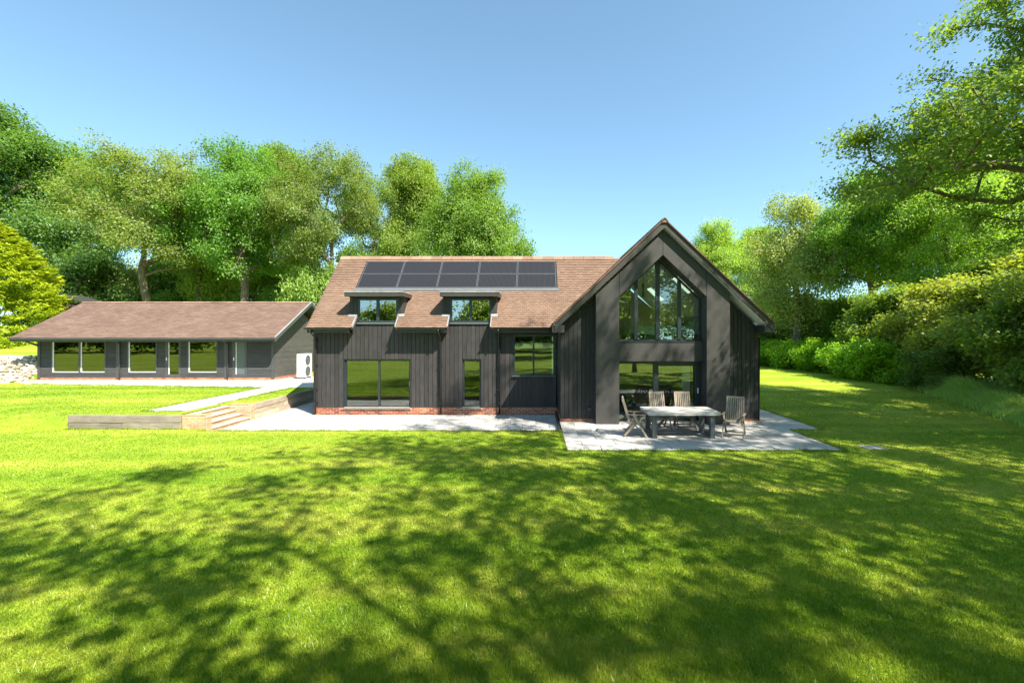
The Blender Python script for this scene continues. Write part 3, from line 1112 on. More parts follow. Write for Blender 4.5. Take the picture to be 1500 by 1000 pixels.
# sliding doors below
f = MB()
dy = 15.52
f.box(gx0, gx1, dy, dy + 0.09, 1.96, 2.055)
f.box(gx0, gx1, dy, dy + 0.09, 0.0, 0.04)
f.box(gx0, gx0 + 0.04, dy, dy + 0.09, 0.04, 1.96)
f.box(gx1 - 0.15, gx1, dy, dy + 0.09, 0.04, 1.96)
f.box(4.00, 4.11, dy - 0.005, dy + 0.09, 0.04, 1.96)
f.box(4.11, 4.19, dy + 0.03, dy + 0.09, 0.04, 1.96)
f.box(4.19, gx1 - 0.15, dy + 0.02, dy + 0.09, 1.88, 1.96)
f.box(4.11, gx1 - 0.15, dy + 0.02, dy + 0.09, 0.04, 0.10)
sd = f.build('sliding_door', M['alu'], house)
box('pane', M['glass'], sd, gx0 + 0.04, 4.00, dy + 0.03, dy + 0.036, 0.04, 1.96)
box('pane', M['glass'], sd, 4.19, gx1 - 0.15, dy + 0.06, dy + 0.066, 0.10, 1.88)
box('handle', M['white'], sd, gx1 - 0.10, gx1 - 0.07, dy - 0.04, dy - 0.005, 0.96, 1.14)
box('door_track', M['alu_grey'], sd, gx0, gx1, dy - 0.06, dy - 0.004, 0.002, 0.03)
box('curtain', M['plaster'], house, 5.12, 5.38, 15.9, 15.98, 0.02, 2.3)
box('wall_socket', M['black'], house, 1.72, 1.86, GY - 0.06, GY - 0.005, 0.38, 0.50)
box('step_slab', M['slab'], house, 6.42, 7.62, GY - 0.14, GY - 0.02, 0.012, 0.05)

# things inside the bedroom
bed = empty('bed', (5.0, 16.9, 2.70), 'wide bed with pale bedding behind the tall gable window', 'bed')
box('bed_base', M['bedbase'], bed, 3.35, 5.95, 16.1, 17.9, 2.72, 2.98, 0.03)
mb = MB()
nx, ny = 18, 12
for j in range(ny + 1):
    for i in range(nx + 1):
        u, v = i / nx, j / ny
        e = min(u, 1 - u, v, 1 - v)
        mb.v.append((3.32 + 2.65 * u, 16.05 + 1.9 * v, 2.98 + 0.26 * min(1, (e / 0.08)) ** 0.5 + 0.02 * math.sin(u * 17 + v * 9) + 0.015 * math.sin(v * 23 - u * 5)))
mb.f = [(j * (nx + 1) + i, j * (nx + 1) + i + 1, (j + 1) * (nx + 1) + i + 1, (j + 1) * (nx + 1) + i) for j in range(ny) for i in range(nx)]
mb.build('duvet', M['linen'], bed, smooth=True)
for (px_, py_, rz) in ((5.62, 16.55, 0.15), (5.62, 17.4, -0.1), (5.35, 17.0, 0.05)):
    m = MB()
    for j in range(9):
        for i in range(13):
            u, v = i / 12 * 2 - 1, j / 8 * 2 - 1
            t = max(0, (1 - u ** 4) * (1 - v ** 4)) ** 0.5
            m.v.append((u * 0.24, v * 0.36, 0.09 * t))
    k = len(m.v)
    m.v += [(x, y, -z) for x, y, z in m.v]
    for j in range(8):
        for i in range(12):
            a = j * 13 + i
            m.f.append((a, a + 1, a + 14, a + 13))
            m.f.append((a + k, a + 13 + k, a + 14 + k, a + 1 + k))
    p = m.build('pillow', M['pillow'], bed, origin=(0, 0, 0), smooth=True)
    p.location = Vector((px_, py_, 3.42)) - bed.location
    p.rotation_euler = (0, R(-58), rz)
lamp = empty('pendant_lamp', (3.86, 16.4, 4.35), 'slim black pendant lamp hanging inside the tall gable window', 'lamp')
MB().tube([(3.86, 16.4, 4.30), (3.86, 16.4, 4.78)], 0.045, 12).build('lamp_shade', M['iron'], lamp)
MB().tube([(3.86, 16.4, 4.78), (3.86, 16.4, 6.0)], 0.008, 6).build('cable', M['iron'], lamp)

# ------------------------------------------------------------------ the low outbuilding
OY, OX0, OX1 = 25.4, -27.8, -14.6
OB = 0.41
out = empty('outbuilding', (-21, OY, OB), 'long low dark grey timber outbuilding with a brown shingle roof', 'outbuilding')
WT = 2.74
def opx(px):
    return (px - 785) / 26.26


wins = [('wide_window', 75, 155, [116.5]), ('window', 186.5, 230, []), ('window', 274.5, 319, [])]
o_open = [(opx(a), opx(b), 0.78, 2.60) for _, a, b, _ in wins]
doors = [('glazed_door', 241.5, 265), ('panel_door', 340, 362)]
o_open += [(opx(a), opx(b), 0.56, 2.66) for _, a, b in doors]
# horizontal boards
zb, pitch = 0.55, 0.146
k = 0
while zb < WT - 0.02:
    zt = min(zb + pitch, WT)
    xs = sorted([(o[0], o[1]) for o in o_open if o[2] < (zb + zt) / 2 < o[3]])
    x = OX0
    for a, b in xs + [(OX1, OX1)]:
        if a - x > 0.03:
            MB().add([(x, OY - 0.012, zb), (a, OY - 0.012, zb), (a, OY + 0.004, zt - 0.004), (x, OY + 0.004, zt - 0.004), (x, OY + 0.03, zb), (a, OY + 0.03, zb), (a, OY + 0.03, zt - 0.004), (x, OY + 0.03, zt - 0.004)],
                     [(0, 1, 2, 3), (7, 6, 5, 4), (0, 4, 5, 1), (3, 2, 6, 7), (0, 3, 7, 4), (1, 5, 6, 2)]).build('board', M['shiplap'], out)
        x = b
    zb = zt
cw = boxes_with_openings(MB(), OX0 + 0.05, OX1 - 0.05, OY + 0.031, OY + 0.16, 0.2, WT, o_open)
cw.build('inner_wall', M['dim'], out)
# side wall boards (facing right)
box('partition', M['plaster'], out, opx(207), opx(232), OY + 0.9, OY + 1.0, 0.56, 2.7)
zb = 0.55
RY = 28.5
while zb < 4.6:
    zt = zb + pitch
    half = 3.1 if zt < 2.75 else max(0, 3.1 - (zt - 2.75) / 0.53)
    if half > 0.05:
        MB().prism_x([(RY - half, zb), (RY + half, zb), (RY + half, zt - 0.004), (RY - half, zt - 0.004)], OX1 - 0.03, OX1 + jit(0.003)).build('board', M['shiplap_lit'], out)
    zb = zt
box('rear_wall', M['dim'], out, OX0, OX1 - 0.04, 31.45, 31.6, 0.2, 2.74)
box('end_wall', M['shiplap_lit'], out, OX0, OX0 + 0.04, OY + 0.03, 31.45, 0.2, 2.9)
box('ground_floor', M['dim'], out, OX0 + 0.05, OX1 - 0.05, OY + 0.17, 31.4, 0.4, 0.55)
for x in (-23.4, -20.4, -17.2):
    box('partition', M['plaster'], out, x, x + 0.1, OY + 0.17, 31.4, 0.56, 2.7)
# plinth of small bricks, too far to pick apart
pb = MB()
r_ = random.Random(4)
for c in range(4):
    x = OX0 + 0.02
    first = True
    while x < OX1 - 0.03:
        l = 0.1125 if first and c % 2 else 0.225
        first = False
        l = min(l, OX1 - x)
        pb.box(x + 0.005, x + l - 0.005, OY - 0.006, OY + 0.03, 0.25 + c * 0.075 + 0.005, 0.25 + c * 0.075 + 0.07, min(1, max(0, r_.gauss(0.5, 0.25))))
        x += l
    y = OY + 0.04
    while y < 31.5:
        l = 0.225
        pb.box(OX1 - 0.04, OX1 - 0.002, y + 0.005, y + l - 0.005, 0.25 + c * 0.075 + 0.005, 0.25 + c * 0.075 + 0.07, min(1, max(0, r_.gauss(0.5, 0.25))))
        y += l
pb.build('plinth_bricks', M['brick_piece'], out)['kind'] = 'stuff'
box('plinth', M['mortar'], out, OX0 + 0.03, OX1 - 0.045, OY + 0.002, OY + 0.03, 0.2, 0.546)
# windows
for nme, a, b, sp in wins:
    x0, x1, z0, z1 = opx(a), opx(b), 0.78, 2.60
    fw = 0.07
    fr = MB()
    fr.box(x0, x1, OY - 0.02, OY + 0.08, z1 - fw, z1).box(x0, x1, OY - 0.02, OY + 0.08, z0, z0 + fw)
    fr.box(x0, x0 + fw, OY - 0.02, OY + 0.08, z0 + fw, z1 - fw).box(x1 - fw, x1, OY - 0.02, OY + 0.08, z0 + fw, z1 - fw)
    ed2 = [x0 + fw]
    for p in sp:
        p = opx(p)
        fr.box(p - 0.06, p + 0.06, OY - 0.02, OY + 0.08, z0 + fw, z1 - fw)
        ed2 += [p - 0.06, p + 0.06]
    ed2.append(x1 - fw)
    fo = fr.build(nme, M['slate_trim'], out)
    for i in range(0, len(ed2), 2):
        box('pane', M['glass_out'], fo, ed2[i], ed2[i + 1], OY + 0.03, OY + 0.036, z0 + fw, z1 - fw)
        bead = MB()
        bead.box(ed2[i], ed2[i] + 0.035, OY - 0.005, OY + 0.029, z0 + fw, z1 - fw).box(ed2[i] + 0.035, ed2[i + 1], OY - 0.005, OY + 0.029, z0 + fw, z0 + fw + 0.035)
        bead.build('glazing_bead', M['white'], fo)
for nme, a, b in doors:
    x0, x1, z0, z1 = opx(a), opx(b), 0.56, 2.66
    d = MB()
    gx_a, gx_b, gz0, gz1 = x0 + 0.20, x1 - 0.13, z0 + 0.18, z1 - 0.14
    boxes_with_openings(d, x0 + 0.01, x1 - 0.01, OY - 0.01, OY + 0.05, z0, z1, [(gx_a, gx_b, gz0, gz1)])
    do = d.build(nme, M['slate_trim'], out)
    box('pane', M['glass_out'] if nme == 'glazed_door' else M['frost'], do, gx_a, gx_b, OY + 0.015, OY + 0.021, gz0, gz1)
    box('glazing_bead', M['white'], do, gx_a, gx_a + 0.03, OY - 0.004, OY + 0.014, gz0, gz1)
    box('handle', M['white'], do, x0 + 0.09, x0 + 0.12, OY - 0.05, OY - 0.012, z0 + 0.95, z0 + 1.12)
    for hz in (0.25, 1.45, 1.9):
        box('hinge', M['alu_grey'], do, x1 - 0.035, x1 - 0.012, OY - 0.03, OY - 0.012, z0 + hz, z0 + hz + 0.1)
for px_ in (57, 172.5, 330.5, 399.5):
    x = opx(px_)
    box('corner_post', M['slate_trim'], out, x - 0.07, x + 0.07, OY - 0.035, OY + 0.02, 0.5, WT)
for px_ in (174, 332):
    x = opx(px_) + 0.1
    MB().tube([(x, OY - 0.92, 2.70), (x, OY - 0.6, 2.62), (x, OY - 0.09, 2.45), (x, OY - 0.09, 0.45)], 0.034, 8).build('downpipe', M['slate_trim'], out, smooth=True)
MB().tube([(-28.15, 24.5, 2.68), (-28.1, 25.0, 2.6), (-27.75, OY - 0.05, 2.34)], 0.05, 8).build('downpipe', M['slate_trim'], out, smooth=True)
# roof
OE, OZE, OZR = 24.52, 2.80, 4.97
osl = (OZR - OZE) / (RY - OE)


def op(x, y, dz=0):
    return (x, y, OZE + (y - OE) * osl + dz if y <= RY else OZR - (y - RY) * osl + dz)


XL, XR = -28.35, -14.02
od = MB()
od.slab([op(XL, OE, -0.02), op(XR, OE, -0.02), op(XR, RY, -0.02), op(XL, RY, -0.02)], 0.10)
od.slab([op(XL, RY, -0.02), op(XR, RY, -0.02), op(XR, 2 * RY - OE, -0.02), op(XL, 2 * RY - OE, -0.02)], 0.10)
od.build('roof_deck', M['slate_trim'], out)
tile_field((XL, OE - 0.02, OZE - 0.022), (1, 0, 0), (0, 1, osl), XR - XL, 34, 0.30, 0.137, lambda c: [(0, XR - XL)] if c.y < RY else [], 'roof_shingles', M['shingle'], out, 9, 0.006, 0.013, 0.2)
box('gutter', M['slate_trim'], out, XL, XR, OE - 0.12, OE - 0.02, 2.70, 2.775)
box('fascia_board', M['slate_trim'], out, XL, XR, OE - 0.018, OE + 0.02, 2.58, 2.76)
for s, ya, yb in ((1, OE - 0.02, RY), (-1, RY, 2 * RY - OE)):
    MB().prism_x([(ya, op(0, ya)[2] + 0.0), (yb, op(0, yb)[2] + 0.0), (yb, op(0, yb)[2] - 0.2), (ya, op(0, ya)[2] - 0.2)], XR - 0.035, XR + 0.002).build('barge_board', M['slate_trim'], out)
    MB().prism_x([(ya, op(0, ya)[2] + 0.05), (yb, op(0, yb)[2] + 0.05), (yb, op(0, yb)[2] + 0.003), (ya, op(0, ya)[2] + 0.003)], XR - 0.06, XR + 0.012).build('verge_trim', M['lead'], out)
for k in range(32):
    x = XL + k * 0.45
    MB().prism_x([(RY - 0.13, OZR - 0.03), (RY - 0.04, OZR + 0.035), (RY + 0.04, OZR + 0.035), (RY + 0.13, OZR - 0.03)], x, min(x + 0.444, XR)).build('ridge_tile', M['ridge'], out)
for y in (25.75, 28.0):
    fl = box('floodlight', M['white'], out, -14.58, -14.42, y, y + 0.16, op(0, y)[2] - 0.42, op(0, y)[2] - 0.26)
    box('lens', M['lead'], fl, -14.418, -14.40, y + 0.02, y + 0.14, op(0, y)[2] - 0.40, op(0, y)[2] - 0.28)

# heat pump by the side wall
hp = empty('heat_pump', (-13.55, 26.6, OB), 'white heat pump unit with two fans beside the low outbuilding', 'heat pump')
box('casing', M['white'], hp, -13.72, -13.34, 26.1, 27.1, OB + 0.08, OB + 1.42, 0.02)
for z in (0.42, 1.06):
    m = MB()
    c = Vector((-13.33, 26.6, OB + z))
    for rr in (0.09, 0.16, 0.23, 0.29):
        pts = [c + Vector((0.012, rr * math.cos(t), rr * math.sin(t))) for t in np.linspace(0, 2 * math.pi, 21)]
        m.tube(pts, 0.008, 4)
    for t in range(8):
        a = t * math.pi / 4
        m.beam(c + Vector((0.012, 0.03 * math.cos(a), 0.03 * math.sin(a))), c + Vector((0.012, 0.3 * math.cos(a), 0.3 * math.sin(a))), 0.01, 0.01, (1, 0, 0))
    gr = m.build('fan_grille', M['alu_grey'], hp)
    d = MB().tube([c + Vector((-0.008, 0, 0)), c + Vector((0.004, 0, 0))], 0.29, 24)
    d.build('fan', M['pv_frame'], gr)
for y in (26.2, 26.9):
    box('foot', M['iron'], hp, -13.75, -13.32, y, y + 0.1, OB + 0.0, OB + 0.078)

# ------------------------------------------------------------------ sleeper walls, steps, stone bank
sw = empty('sleeper_wall', (-12.9, WALL_Y, 0), 'low wall of weathered timber sleepers holding up the upper lawn', 'retaining wall')
for (a, b, z0, z1) in ((-14.61, -13.62, 0.205, 0.425), (-13.61, -11.09, 0.205, 0.425), (-14.60, -12.9, -0.1, 0.2), (-12.89, -11.09, -0.1, 0.2)):
    o = box('sleeper', M['sleeper'], sw, a, b, WALL_Y - 0.06 + jit(0.012), WALL_Y + 0.1, z0, z1, 0.012)
    o.rotation_euler = (jit(0.01), jit(0.004), jit(0.004))
st = empty('garden_steps', (-10.7, 15.4, -0.15), 'brick steps with pale treads climbing from the patio to the gravel path', 'steps')
for k in range(4):
    zt = -0.15 + 0.1375 * (k + 1)
    xr = STEP_X + 0.02 - 0.25 * k
    box('riser', M['mortar'], st, xr - 0.9 + 0.25 * k * 0.6, xr - 0.012, 14.52, 16.42, -0.3, zt - 0.045)
    brick_run(st, (xr, 14.52, 0), 'y', 1.9, zt - 0.1375 + 0.01, 1, 'brick_pale', 0.085, 0.03)
    for q in range(3):
        ya = 14.525 + 1.89 * q / 3
        box('tread', M['slab'], st, xr - 0.29, xr + 0.03, ya, ya + 0.622, zt - 0.043, zt, 0.006)
# brick piers either side
for (nm, y0, y1, lbl) in (('brick_pier', WALL_Y - 0.02, 14.50, 'short pale brick pier at the end of the sleeper wall by the steps'),
                          ('brick_pier', 16.45, 16.70, 'pale brick pier between the steps and the sleeper wall along the patio')):
    p = empty(nm, (-10.75, y0, -0.15), lbl, 'brick pier')
    x0, x1 = -11.08, STEP_X + 0.03
    box('core', M['mortar'], p, x0 + 0.008, x1 - 0.008, y0 + 0.008, y1 - 0.008, -0.3, 0.40)
    brick_run(p, (x0, y0, 0), 'x', x1 - x0, -0.15, 7, 'brick_pale', 0.075, 0.03)
    brick_run(p, (x1, y0 + 0.03, 0), 'y', y1 - y0 - 0.03, -0.15, 7, 'brick_pale', 0.075, 0.03)
    for i in range(10):
        box('coping_brick', M['brick_pale'], p, x0 + i * 0.076, x0 + i * 0.076 + 0.068, y0 - 0.005, y1, 0.405, 0.44)
s2 = empty('sleeper_wall', (STEP_X, 19, -0.15), 'long timber sleeper wall running back from the brick steps beside the patio', 'retaining wall')
for z0, z1 in ((-0.15, 0.035), (0.04, 0.225), (0.23, 0.42)):
    y = 16.72
    while y < 24.5:
        l = 2.4 if y > 17 else 1.6 + (z0 + 0.15) * 2
        o = box('sleeper', M['sleeper_y'], s2, STEP_X - 0.12, STEP_X + 0.03 + jit(0.012), y, min(y + l - 0.01, 24.8), z0, z1, 0.01)
        y += l

# stone bank left of the outbuilding
sb = empty('stone_bank', (-29.6, 24.6, 0.4), 'sloping bank of pale rubble stones beside the low outbuilding', 'stone bank')
MB().add([(-33.0, 23.7, 0.35), (-28.0, 24.0, 0.35), (-28.0, 27.0, 0.35), (-33, 27, 0.35), (-33, 25.6, 1.75), (-28.0, 26.2, 1.7), (-28, 27, 1.7), (-33, 27, 1.75)],
         [(0, 1, 5, 4), (4, 5, 6, 7), (0, 4, 7, 3), (1, 2, 6, 5), (2, 3, 7, 6)]).build('bank', M['mortar'], sb)
stone_mes = []
for k in range(6):
    r_ = random.Random(50 + k)
    import bmesh
    bm = bmesh.new()
    bmesh.ops.create_icosphere(bm, subdivisions=1, radius=1)
    for v in bm.verts:
        v.co = Vector((v.co.x * 1.25, v.co.y * 0.7, v.co.z * 0.62)) * r_.uniform(0.75, 1.15)
    me = bpy.data.meshes.new('stone')
    bm.to_mesh(me)
    bm.free()
    me.materials.append(M['stone'])
    stone_mes.append(me)
for j in range(10):
    for i in range(17):
        u = (i + (j % 2) * 0.5 + jit(0.25)) / 17
        v = (j + jit(0.25)) / 9.5
        if v < 0:
            v = 0
        x = -32.9 + 4.9 * u
        y = 23.7 + 0.3 * u + v * 2.0
        z = 0.38 + v * 1.38
        o = link('stone', stone_mes[rng.randrange(6)], sb, (x, y - 0.02, z))
        s = rng.uniform(0.10, 0.19)
        o.scale = (s, s, s)
        o.rotation_euler = (0.6 + jit(0.3), jit(0.5), jit(0.5))

for j in range(10):
    for i in range(7):
        v, u = j / 9.5, (i + jit(0.3)) / 7
        o = link('stone', stone_mes[rng.randrange(6)], sb, (-27.98 + jit(0.04), 24.0 + v * 2.2 + u * (1 - v) * 2.0, 0.38 + v * 1.33))
        s_ = rng.uniform(0.12, 0.2)
        o.scale = (s_, s_, s_)
        o.rotation_euler = (jit(0.5), jit(0.5), 1.5 + jit(0.5))

# tumbledown shed behind the outbuilding
sh = empty('garden_shed', (-36.5, 37, 1.0), 'small dark wooden shed half hidden by the golden conifer', 'shed')
for i in range(9):
    box('board', M['bark_dark'], sh, -37.6, -34.9, 36.0 + jit(0.01), 36.04, 1.0 + i * 0.42, 1.41 + i * 0.42)
box('side_wall', M['bark_dark'], sh, -37.6, -37.54, 36.05, 38.4, 0.8, 4.75)
box('side_wall', M['bark_dark'], sh, -34.96, -34.9, 36.05, 38.4, 0.8, 4.75)
MB().slab([(-38.0, 35.7, 6.0), (-34.4, 35.7, 5.0), (-34.4, 38.8, 5.0), (-38.0, 38.8, 6.0)], 0.12).build('roof', M['fascia'], sh)
box('teal_panel', M['teal'], sh, -38.4, -37.0, 35.7, 35.76, 1.5, 4.0)
sh.location += Vector((-0.75, 0, 2.1))
sh.scale = (0.62, 0.8, 0.62)

# ------------------------------------------------------------------ patio furniture
tx0, tx1, ty0, ty1, tz = 3.17, 5.22, 12.83, 13.90, 0.755
tb = empty('patio_table', ((tx0 + tx1) / 2, (ty0 + ty1) / 2, 0.008), 'pale grey rectangular patio table with stout dark grey legs', 'table')
nP = 6
for i in range(nP):
    a, b = ty0 + (ty1 - ty0) * i / nP, ty0 + (ty1 - ty0) * (i + 1) / nP
    box('plank', M['table_top'], tb, tx0, tx1, a + 0.002, b - 0.002, tz - 0.045 + 0.0, tz, 0.004)
ap = MB()
ap.box(tx0 + 0.01, tx1 - 0.01, ty0 + 0.01, ty0 + 0.04, tz - 0.085, tz - 0.047).box(tx0 + 0.01, tx1 - 0.01, ty1 - 0.04, ty1 - 0.01, tz - 0.085, tz - 0.047)
ap.box(tx0 + 0.01, tx0 + 0.04, ty0 + 0.042, ty1 - 0.042, tz - 0.085, tz - 0.047).box(tx1 - 0.04, tx1 - 0.01, ty0 + 0.042, ty1 - 0.042, tz - 0.085, tz - 0.047)
ap.build('apron', M['table_top'], tb)
for x in (tx0 + 0.14, tx1 - 0.27):
    for y in (ty0 + 0.06, ty1 - 0.20):
        box('leg', M['table_leg'], tb, x, x + 0.125, y, y + 0.13, 0.008, tz - 0.088, 0.006)
    box('foot_rail', M['table_leg'], tb, x + 0.02, x + 0.13, ty0 + 0.195, ty1 - 0.205, 0.05, 0.14)
    box('top_rail', M['table_leg'], tb, x + 0.02, x + 0.13, ty0 + 0.195, ty1 - 0.205, tz - 0.20, tz - 0.09)
xm = (tx0 + tx1) / 2
ym = (ty0 + ty1) / 2
box('stretcher', M['table_leg'], tb, tx0 + 0.285, tx1 - 0.295, ym - 0.04, ym + 0.04, 0.06, 0.13)
for s in (-1, 1):
    MB().beam((xm + s * 0.70, ym, 0.14), (xm + s * 0.28, ym, tz - 0.11), 0.06, 0.06, (0, 1, 0)).build('brace', M['table_leg'], tb)


def make_chair():
    c = empty('garden_chair', (0, 0, 0))
    W = 0.27
    ht = R(17)
    hinge = Vector((0, 0.19, 0.40))
    up = Vector((0, math.sin(ht), math.cos(ht)))
    for s in (-1, 1):
        MB().beam(hinge + Vector((s * 0.225, 0, 0)) - up * 0.08, hinge + Vector((s * 0.225, 0, 0)) + up * 0.72, 0.035, 0.045, (0, 1, 0)).build('back_frame', M['teak'], c)
    MB().beam(hinge + Vector((-0.245, 0, 0)) + up * 0.715, hinge + Vector((0.245, 0, 0)) + up * 0.715, 0.03, 0.065).build('back_rail', M['teak'], c)
    MB().beam(hinge + Vector((-0.205, 0, 0)) + up * 0.06, hinge + Vector((0.205, 0, 0)) + up * 0.06, 0.03, 0.06).build('back_rail', M['teak'], c)
    for i in range(7):
        x = -0.174 + 0.058 * i
        MB().beam(hinge + Vector((x, 0.004, 0)) + up * 0.09, hinge + Vector((x, 0.004, 0)) + up * 0.68, 0.036, 0.014, (0, 1, 0)).build('back_slat', M['teak'], c)
    for s in (-1, 1):
        box('seat_rail', M['teak'], c, s * 0.225 - 0.018, s * 0.225 + 0.018, -0.25, 0.20, 0.385, 0.425)
    for i in range(7):
        y = -0.245 + i * 0.064
        box('seat_slat', M['teak'], c, -0.245, 0.245, y, y + 0.05, 0.427, 0.445)
    for s in (-1, 1):
        MB().beam((s * W, -0.30, 0.012), (s * W, 0.08, 0.635), 0.028, 0.05, (0, 1, 0)).build('leg', M['teak'], c)
        MB().beam((s * (W - 0.03), 0.34, 0.012), (s * (W - 0.03), -0.10, 0.50), 0.028, 0.05, (0, 1, 0)).build('leg', M['teak'], c)
        MB().beam((s * W, 0.34, 0.05), (s * W, 0.05, 0.40), 0.024, 0.04, (0, 1, 0)).build('brace', M['teak'], c)
        box('armrest', M['teak'], c, s * (W + 0.005) - 0.032, s * (W + 0.005) + 0.032, -0.27, 0.27, 0.64, 0.665, 0.006)
        MB().beam((s * W, -0.22, 0.64), (s * W, -0.05, 0.40), 0.024, 0.035, (0, 1, 0)).build('arm_support', M['teak'], c)
    MB().beam((-W, -0.24, 0.11), (W, -0.24, 0.11), 0.03, 0.04).build('stretcher', M['teak'], c)
    MB().beam((-W + 0.03, 0.27, 0.09), (W - 0.03, 0.27, 0.09), 0.03, 0.04).build('stretcher', M['teak'], c)
    return c


chairs = [((2.93, 13.28), 78, 'slatted wooden garden chair at the left end of the table, seen side on'),
          ((5.72, 13.15), -30, 'slatted wooden garden chair standing clear at the right end of the table'),
          ((3.88, 14.22), 3, 'slatted wooden garden chair behind the table, in front of the door mullion'),
          ((4.66, 14.25), -4, 'slatted wooden garden chair behind the table, in front of the right door pane')]
proto = make_chair()
for i, ((x, y), a, lb) in enumerate(chairs):
    c = proto if i == 0 else copy_tree(proto)
    c.location = (x, y, 0.008)
    c.rotation_euler = (0, 0, R(a))
    tag(c, lb, 'chair', 'wooden chairs round the patio table')

sc_ = box('drain_cover', M['paver'], None, 8.55, 9.05, 11.72, 12.1, -0.02, 0.018, 0.005)
tag(sc_, 'flat grey drain cover set in the lawn beyond the patio corner', 'drain cover')


# ------------------------------------------------------------------ vegetation
def arr_mesh(name, verts, faces, k, mat, tint=None, smooth=False):
    """mesh from numpy arrays, all faces with k corners"""
    me = bpy.data.meshes.new(name)
    nf = len(faces)
    me.vertices.add(len(verts))
    me.vertices.foreach_set('co', np.ascontiguousarray(verts, dtype=np.float32).ravel())
    me.loops.add(nf * k)
    me.loops.foreach_set('vertex_index', np.ascontiguousarray(faces, dtype=np.int32).ravel())
    me.polygons.add(nf)
    me.polygons.foreach_set('loop_start', np.arange(0, nf * k, k, dtype=np.int32))
    if tint is not None:
        a = me.attributes.new('tint', 'FLOAT', 'FACE')
        a.data.foreach_set('value', np.clip(tint, 0, 1).astype(np.float32))
    me.materials.append(mat)
    me.update(calc_edges=True)
    if smooth:
        me.shade_smooth()
    return me


def leaf_arrays(g, pts, size, upb=0.7, outv=None, aspect=0.62, dirs=None):
    """one folded diamond per point"""
    n = len(pts)
    nr = g.normal(size=(n, 3))
    nr[:, 2] = np.abs(nr[:, 2]) * 0.6 + upb
    if outv is not None:
        nr += outv
    nr /= np.linalg.norm(nr, axis=1, keepdims=True)
    a = g.normal(size=(n, 3)) if dirs is None else dirs + g.normal(size=(n, 3)) * 0.35
    a -= nr * np.sum(a * nr, axis=1, keepdims=True)
    a /= np.linalg.norm(a, axis=1, keepdims=True) + 1e-9
    b = np.cross(nr, a)
    s = (size * g.uniform(0.65, 1.35, n))[:, None]
    w = s * aspect * 0.5
    v = np.empty((n, 4, 3))
    v[:, 0] = pts - a * s * 0.5
    v[:, 1] = pts + b * w + nr * s * 0.10 - a * s * 0.05
    v[:, 2] = pts + a * s * 0.5
    v[:, 3] = pts - b * w + nr * s * 0.10 - a * s * 0.05
    return v.reshape(-1, 3), np.arange(n * 4).reshape(n, 4)


def skeleton(g, clus, trunk_top, trunk_r, lean=0.0, step=0.8, multi=1, rmin=0.014):
    """trunk plus limbs that grow out to every leaf cluster (nearest-branch growth)"""
    nodes, par = [], []
    for t in range(multi):
        ang = 2 * math.pi * t / max(1, multi) + g.uniform(0, 1)
        sp = 0.0 if multi == 1 else 0.28
        n = max(4, int(trunk_top / step))
        wob = g.normal(size=(n + 1, 2)) * 0.10
        wob[0] = 0
        wob = np.cumsum(wob, axis=0) * 0.8
        for i in range(n + 1):
            z = trunk_top * i / n
            nodes.append((wob[i, 0] + lean * z + math.cos(ang) * sp * z + (0.15 * math.cos(ang) if multi > 1 else 0),
                          wob[i, 1] + math.sin(ang) * sp * z + (0.15 * math.sin(ang) if multi > 1 else 0), z))
            par.append(len(nodes) - 2 if i else -1)
    nodes = [np.array(p) for p in nodes]
    order = np.argsort(np.min(np.linalg.norm(clus[:, None, :] - np.array(nodes)[None], axis=2), axis=1))
    A = np.array(nodes)
    ends = []
    for ci in order:
        p = clus[ci]
        d = np.linalg.norm(A - p, axis=1)
        cost = d + np.maximum(0, A[:, 2] - p[2] + 0.25 * d) * 1.2 + (A[:, 2] < trunk_top * 0.33) * 4
        j = int(np.argmin(cost))
        q = A[j]
        dist = np.linalg.norm(p - q)
        k = max(1, int(dist / step))
        mid = (p + q) / 2 + np.array([0, 0, 0.12 * dist]) + g.normal(size=3) * 0.05 * dist
        new = []
        prev = j
        for s in range(1, k + 1):
            t = s / k
            x = q * (1 - t) ** 2 + mid * 2 * t * (1 - t) + p * t * t + (g.normal(size=3) * 0.05 if s < k else 0)
            new.append(x)
            par.append(prev)
            prev = len(A) + len(new) - 1
        A = np.vstack([A, np.array(new)])
        ends.append(prev)
    w = np.zeros(len(A))
    w[ends] = 1
    for i in range(len(A) - 1, -1, -1):
        if par[i] >= 0:
            w[par[i]] += w[i]
    w = np.maximum(w, 0.6)
    rad = np.maximum(rmin, trunk_r * (w / w.max()) ** 0.45)
    return A, np.array(par), rad


def wood_arrays(A, par, rad, thin=0.05, flare=1.45):
    vs, fs, base = [], [], 0
    for i in range(len(A)):
        j = par[i]
        if j < 0:
            continue
        n = 9 if rad[j] > thin * 3 else (5 if rad[j] > thin else 3)
        p, q = A[j], A[i]
        r0 = min(rad[j], rad[i] * 1.35)
        if par[j] < 0:
            r0 = rad[i] * flare
        r1 = rad[i]
        d = q - p
        L_ = np.linalg.norm(d)
        if L_ < 1e-6:
            continue
        d = d / L_
        u = np.array([0, 0, 1.0]) if abs(d[2]) < 0.9 else np.array([1.0, 0, 0])
        a = np.cross(d, u)
        a /= np.linalg.norm(a)
        b = np.cross(a, d)
        t = np.arange(n) * 2 * math.pi / n
        ring = np.cos(t)[:, None] * a + np.sin(t)[:, None] * b
        vs.append(p - d * r0 * 0.15 + ring * r0)
        vs.append(q + d * r1 * 0.2 + ring * r1)
        k = np.arange(n)
        fs.append(np.stack([base + (k + 1) % n, base + k, base + n + k, base + n + (k + 1) % n], axis=1))
        base += 2 * n
    return np.vstack(vs), np.vstack(fs)


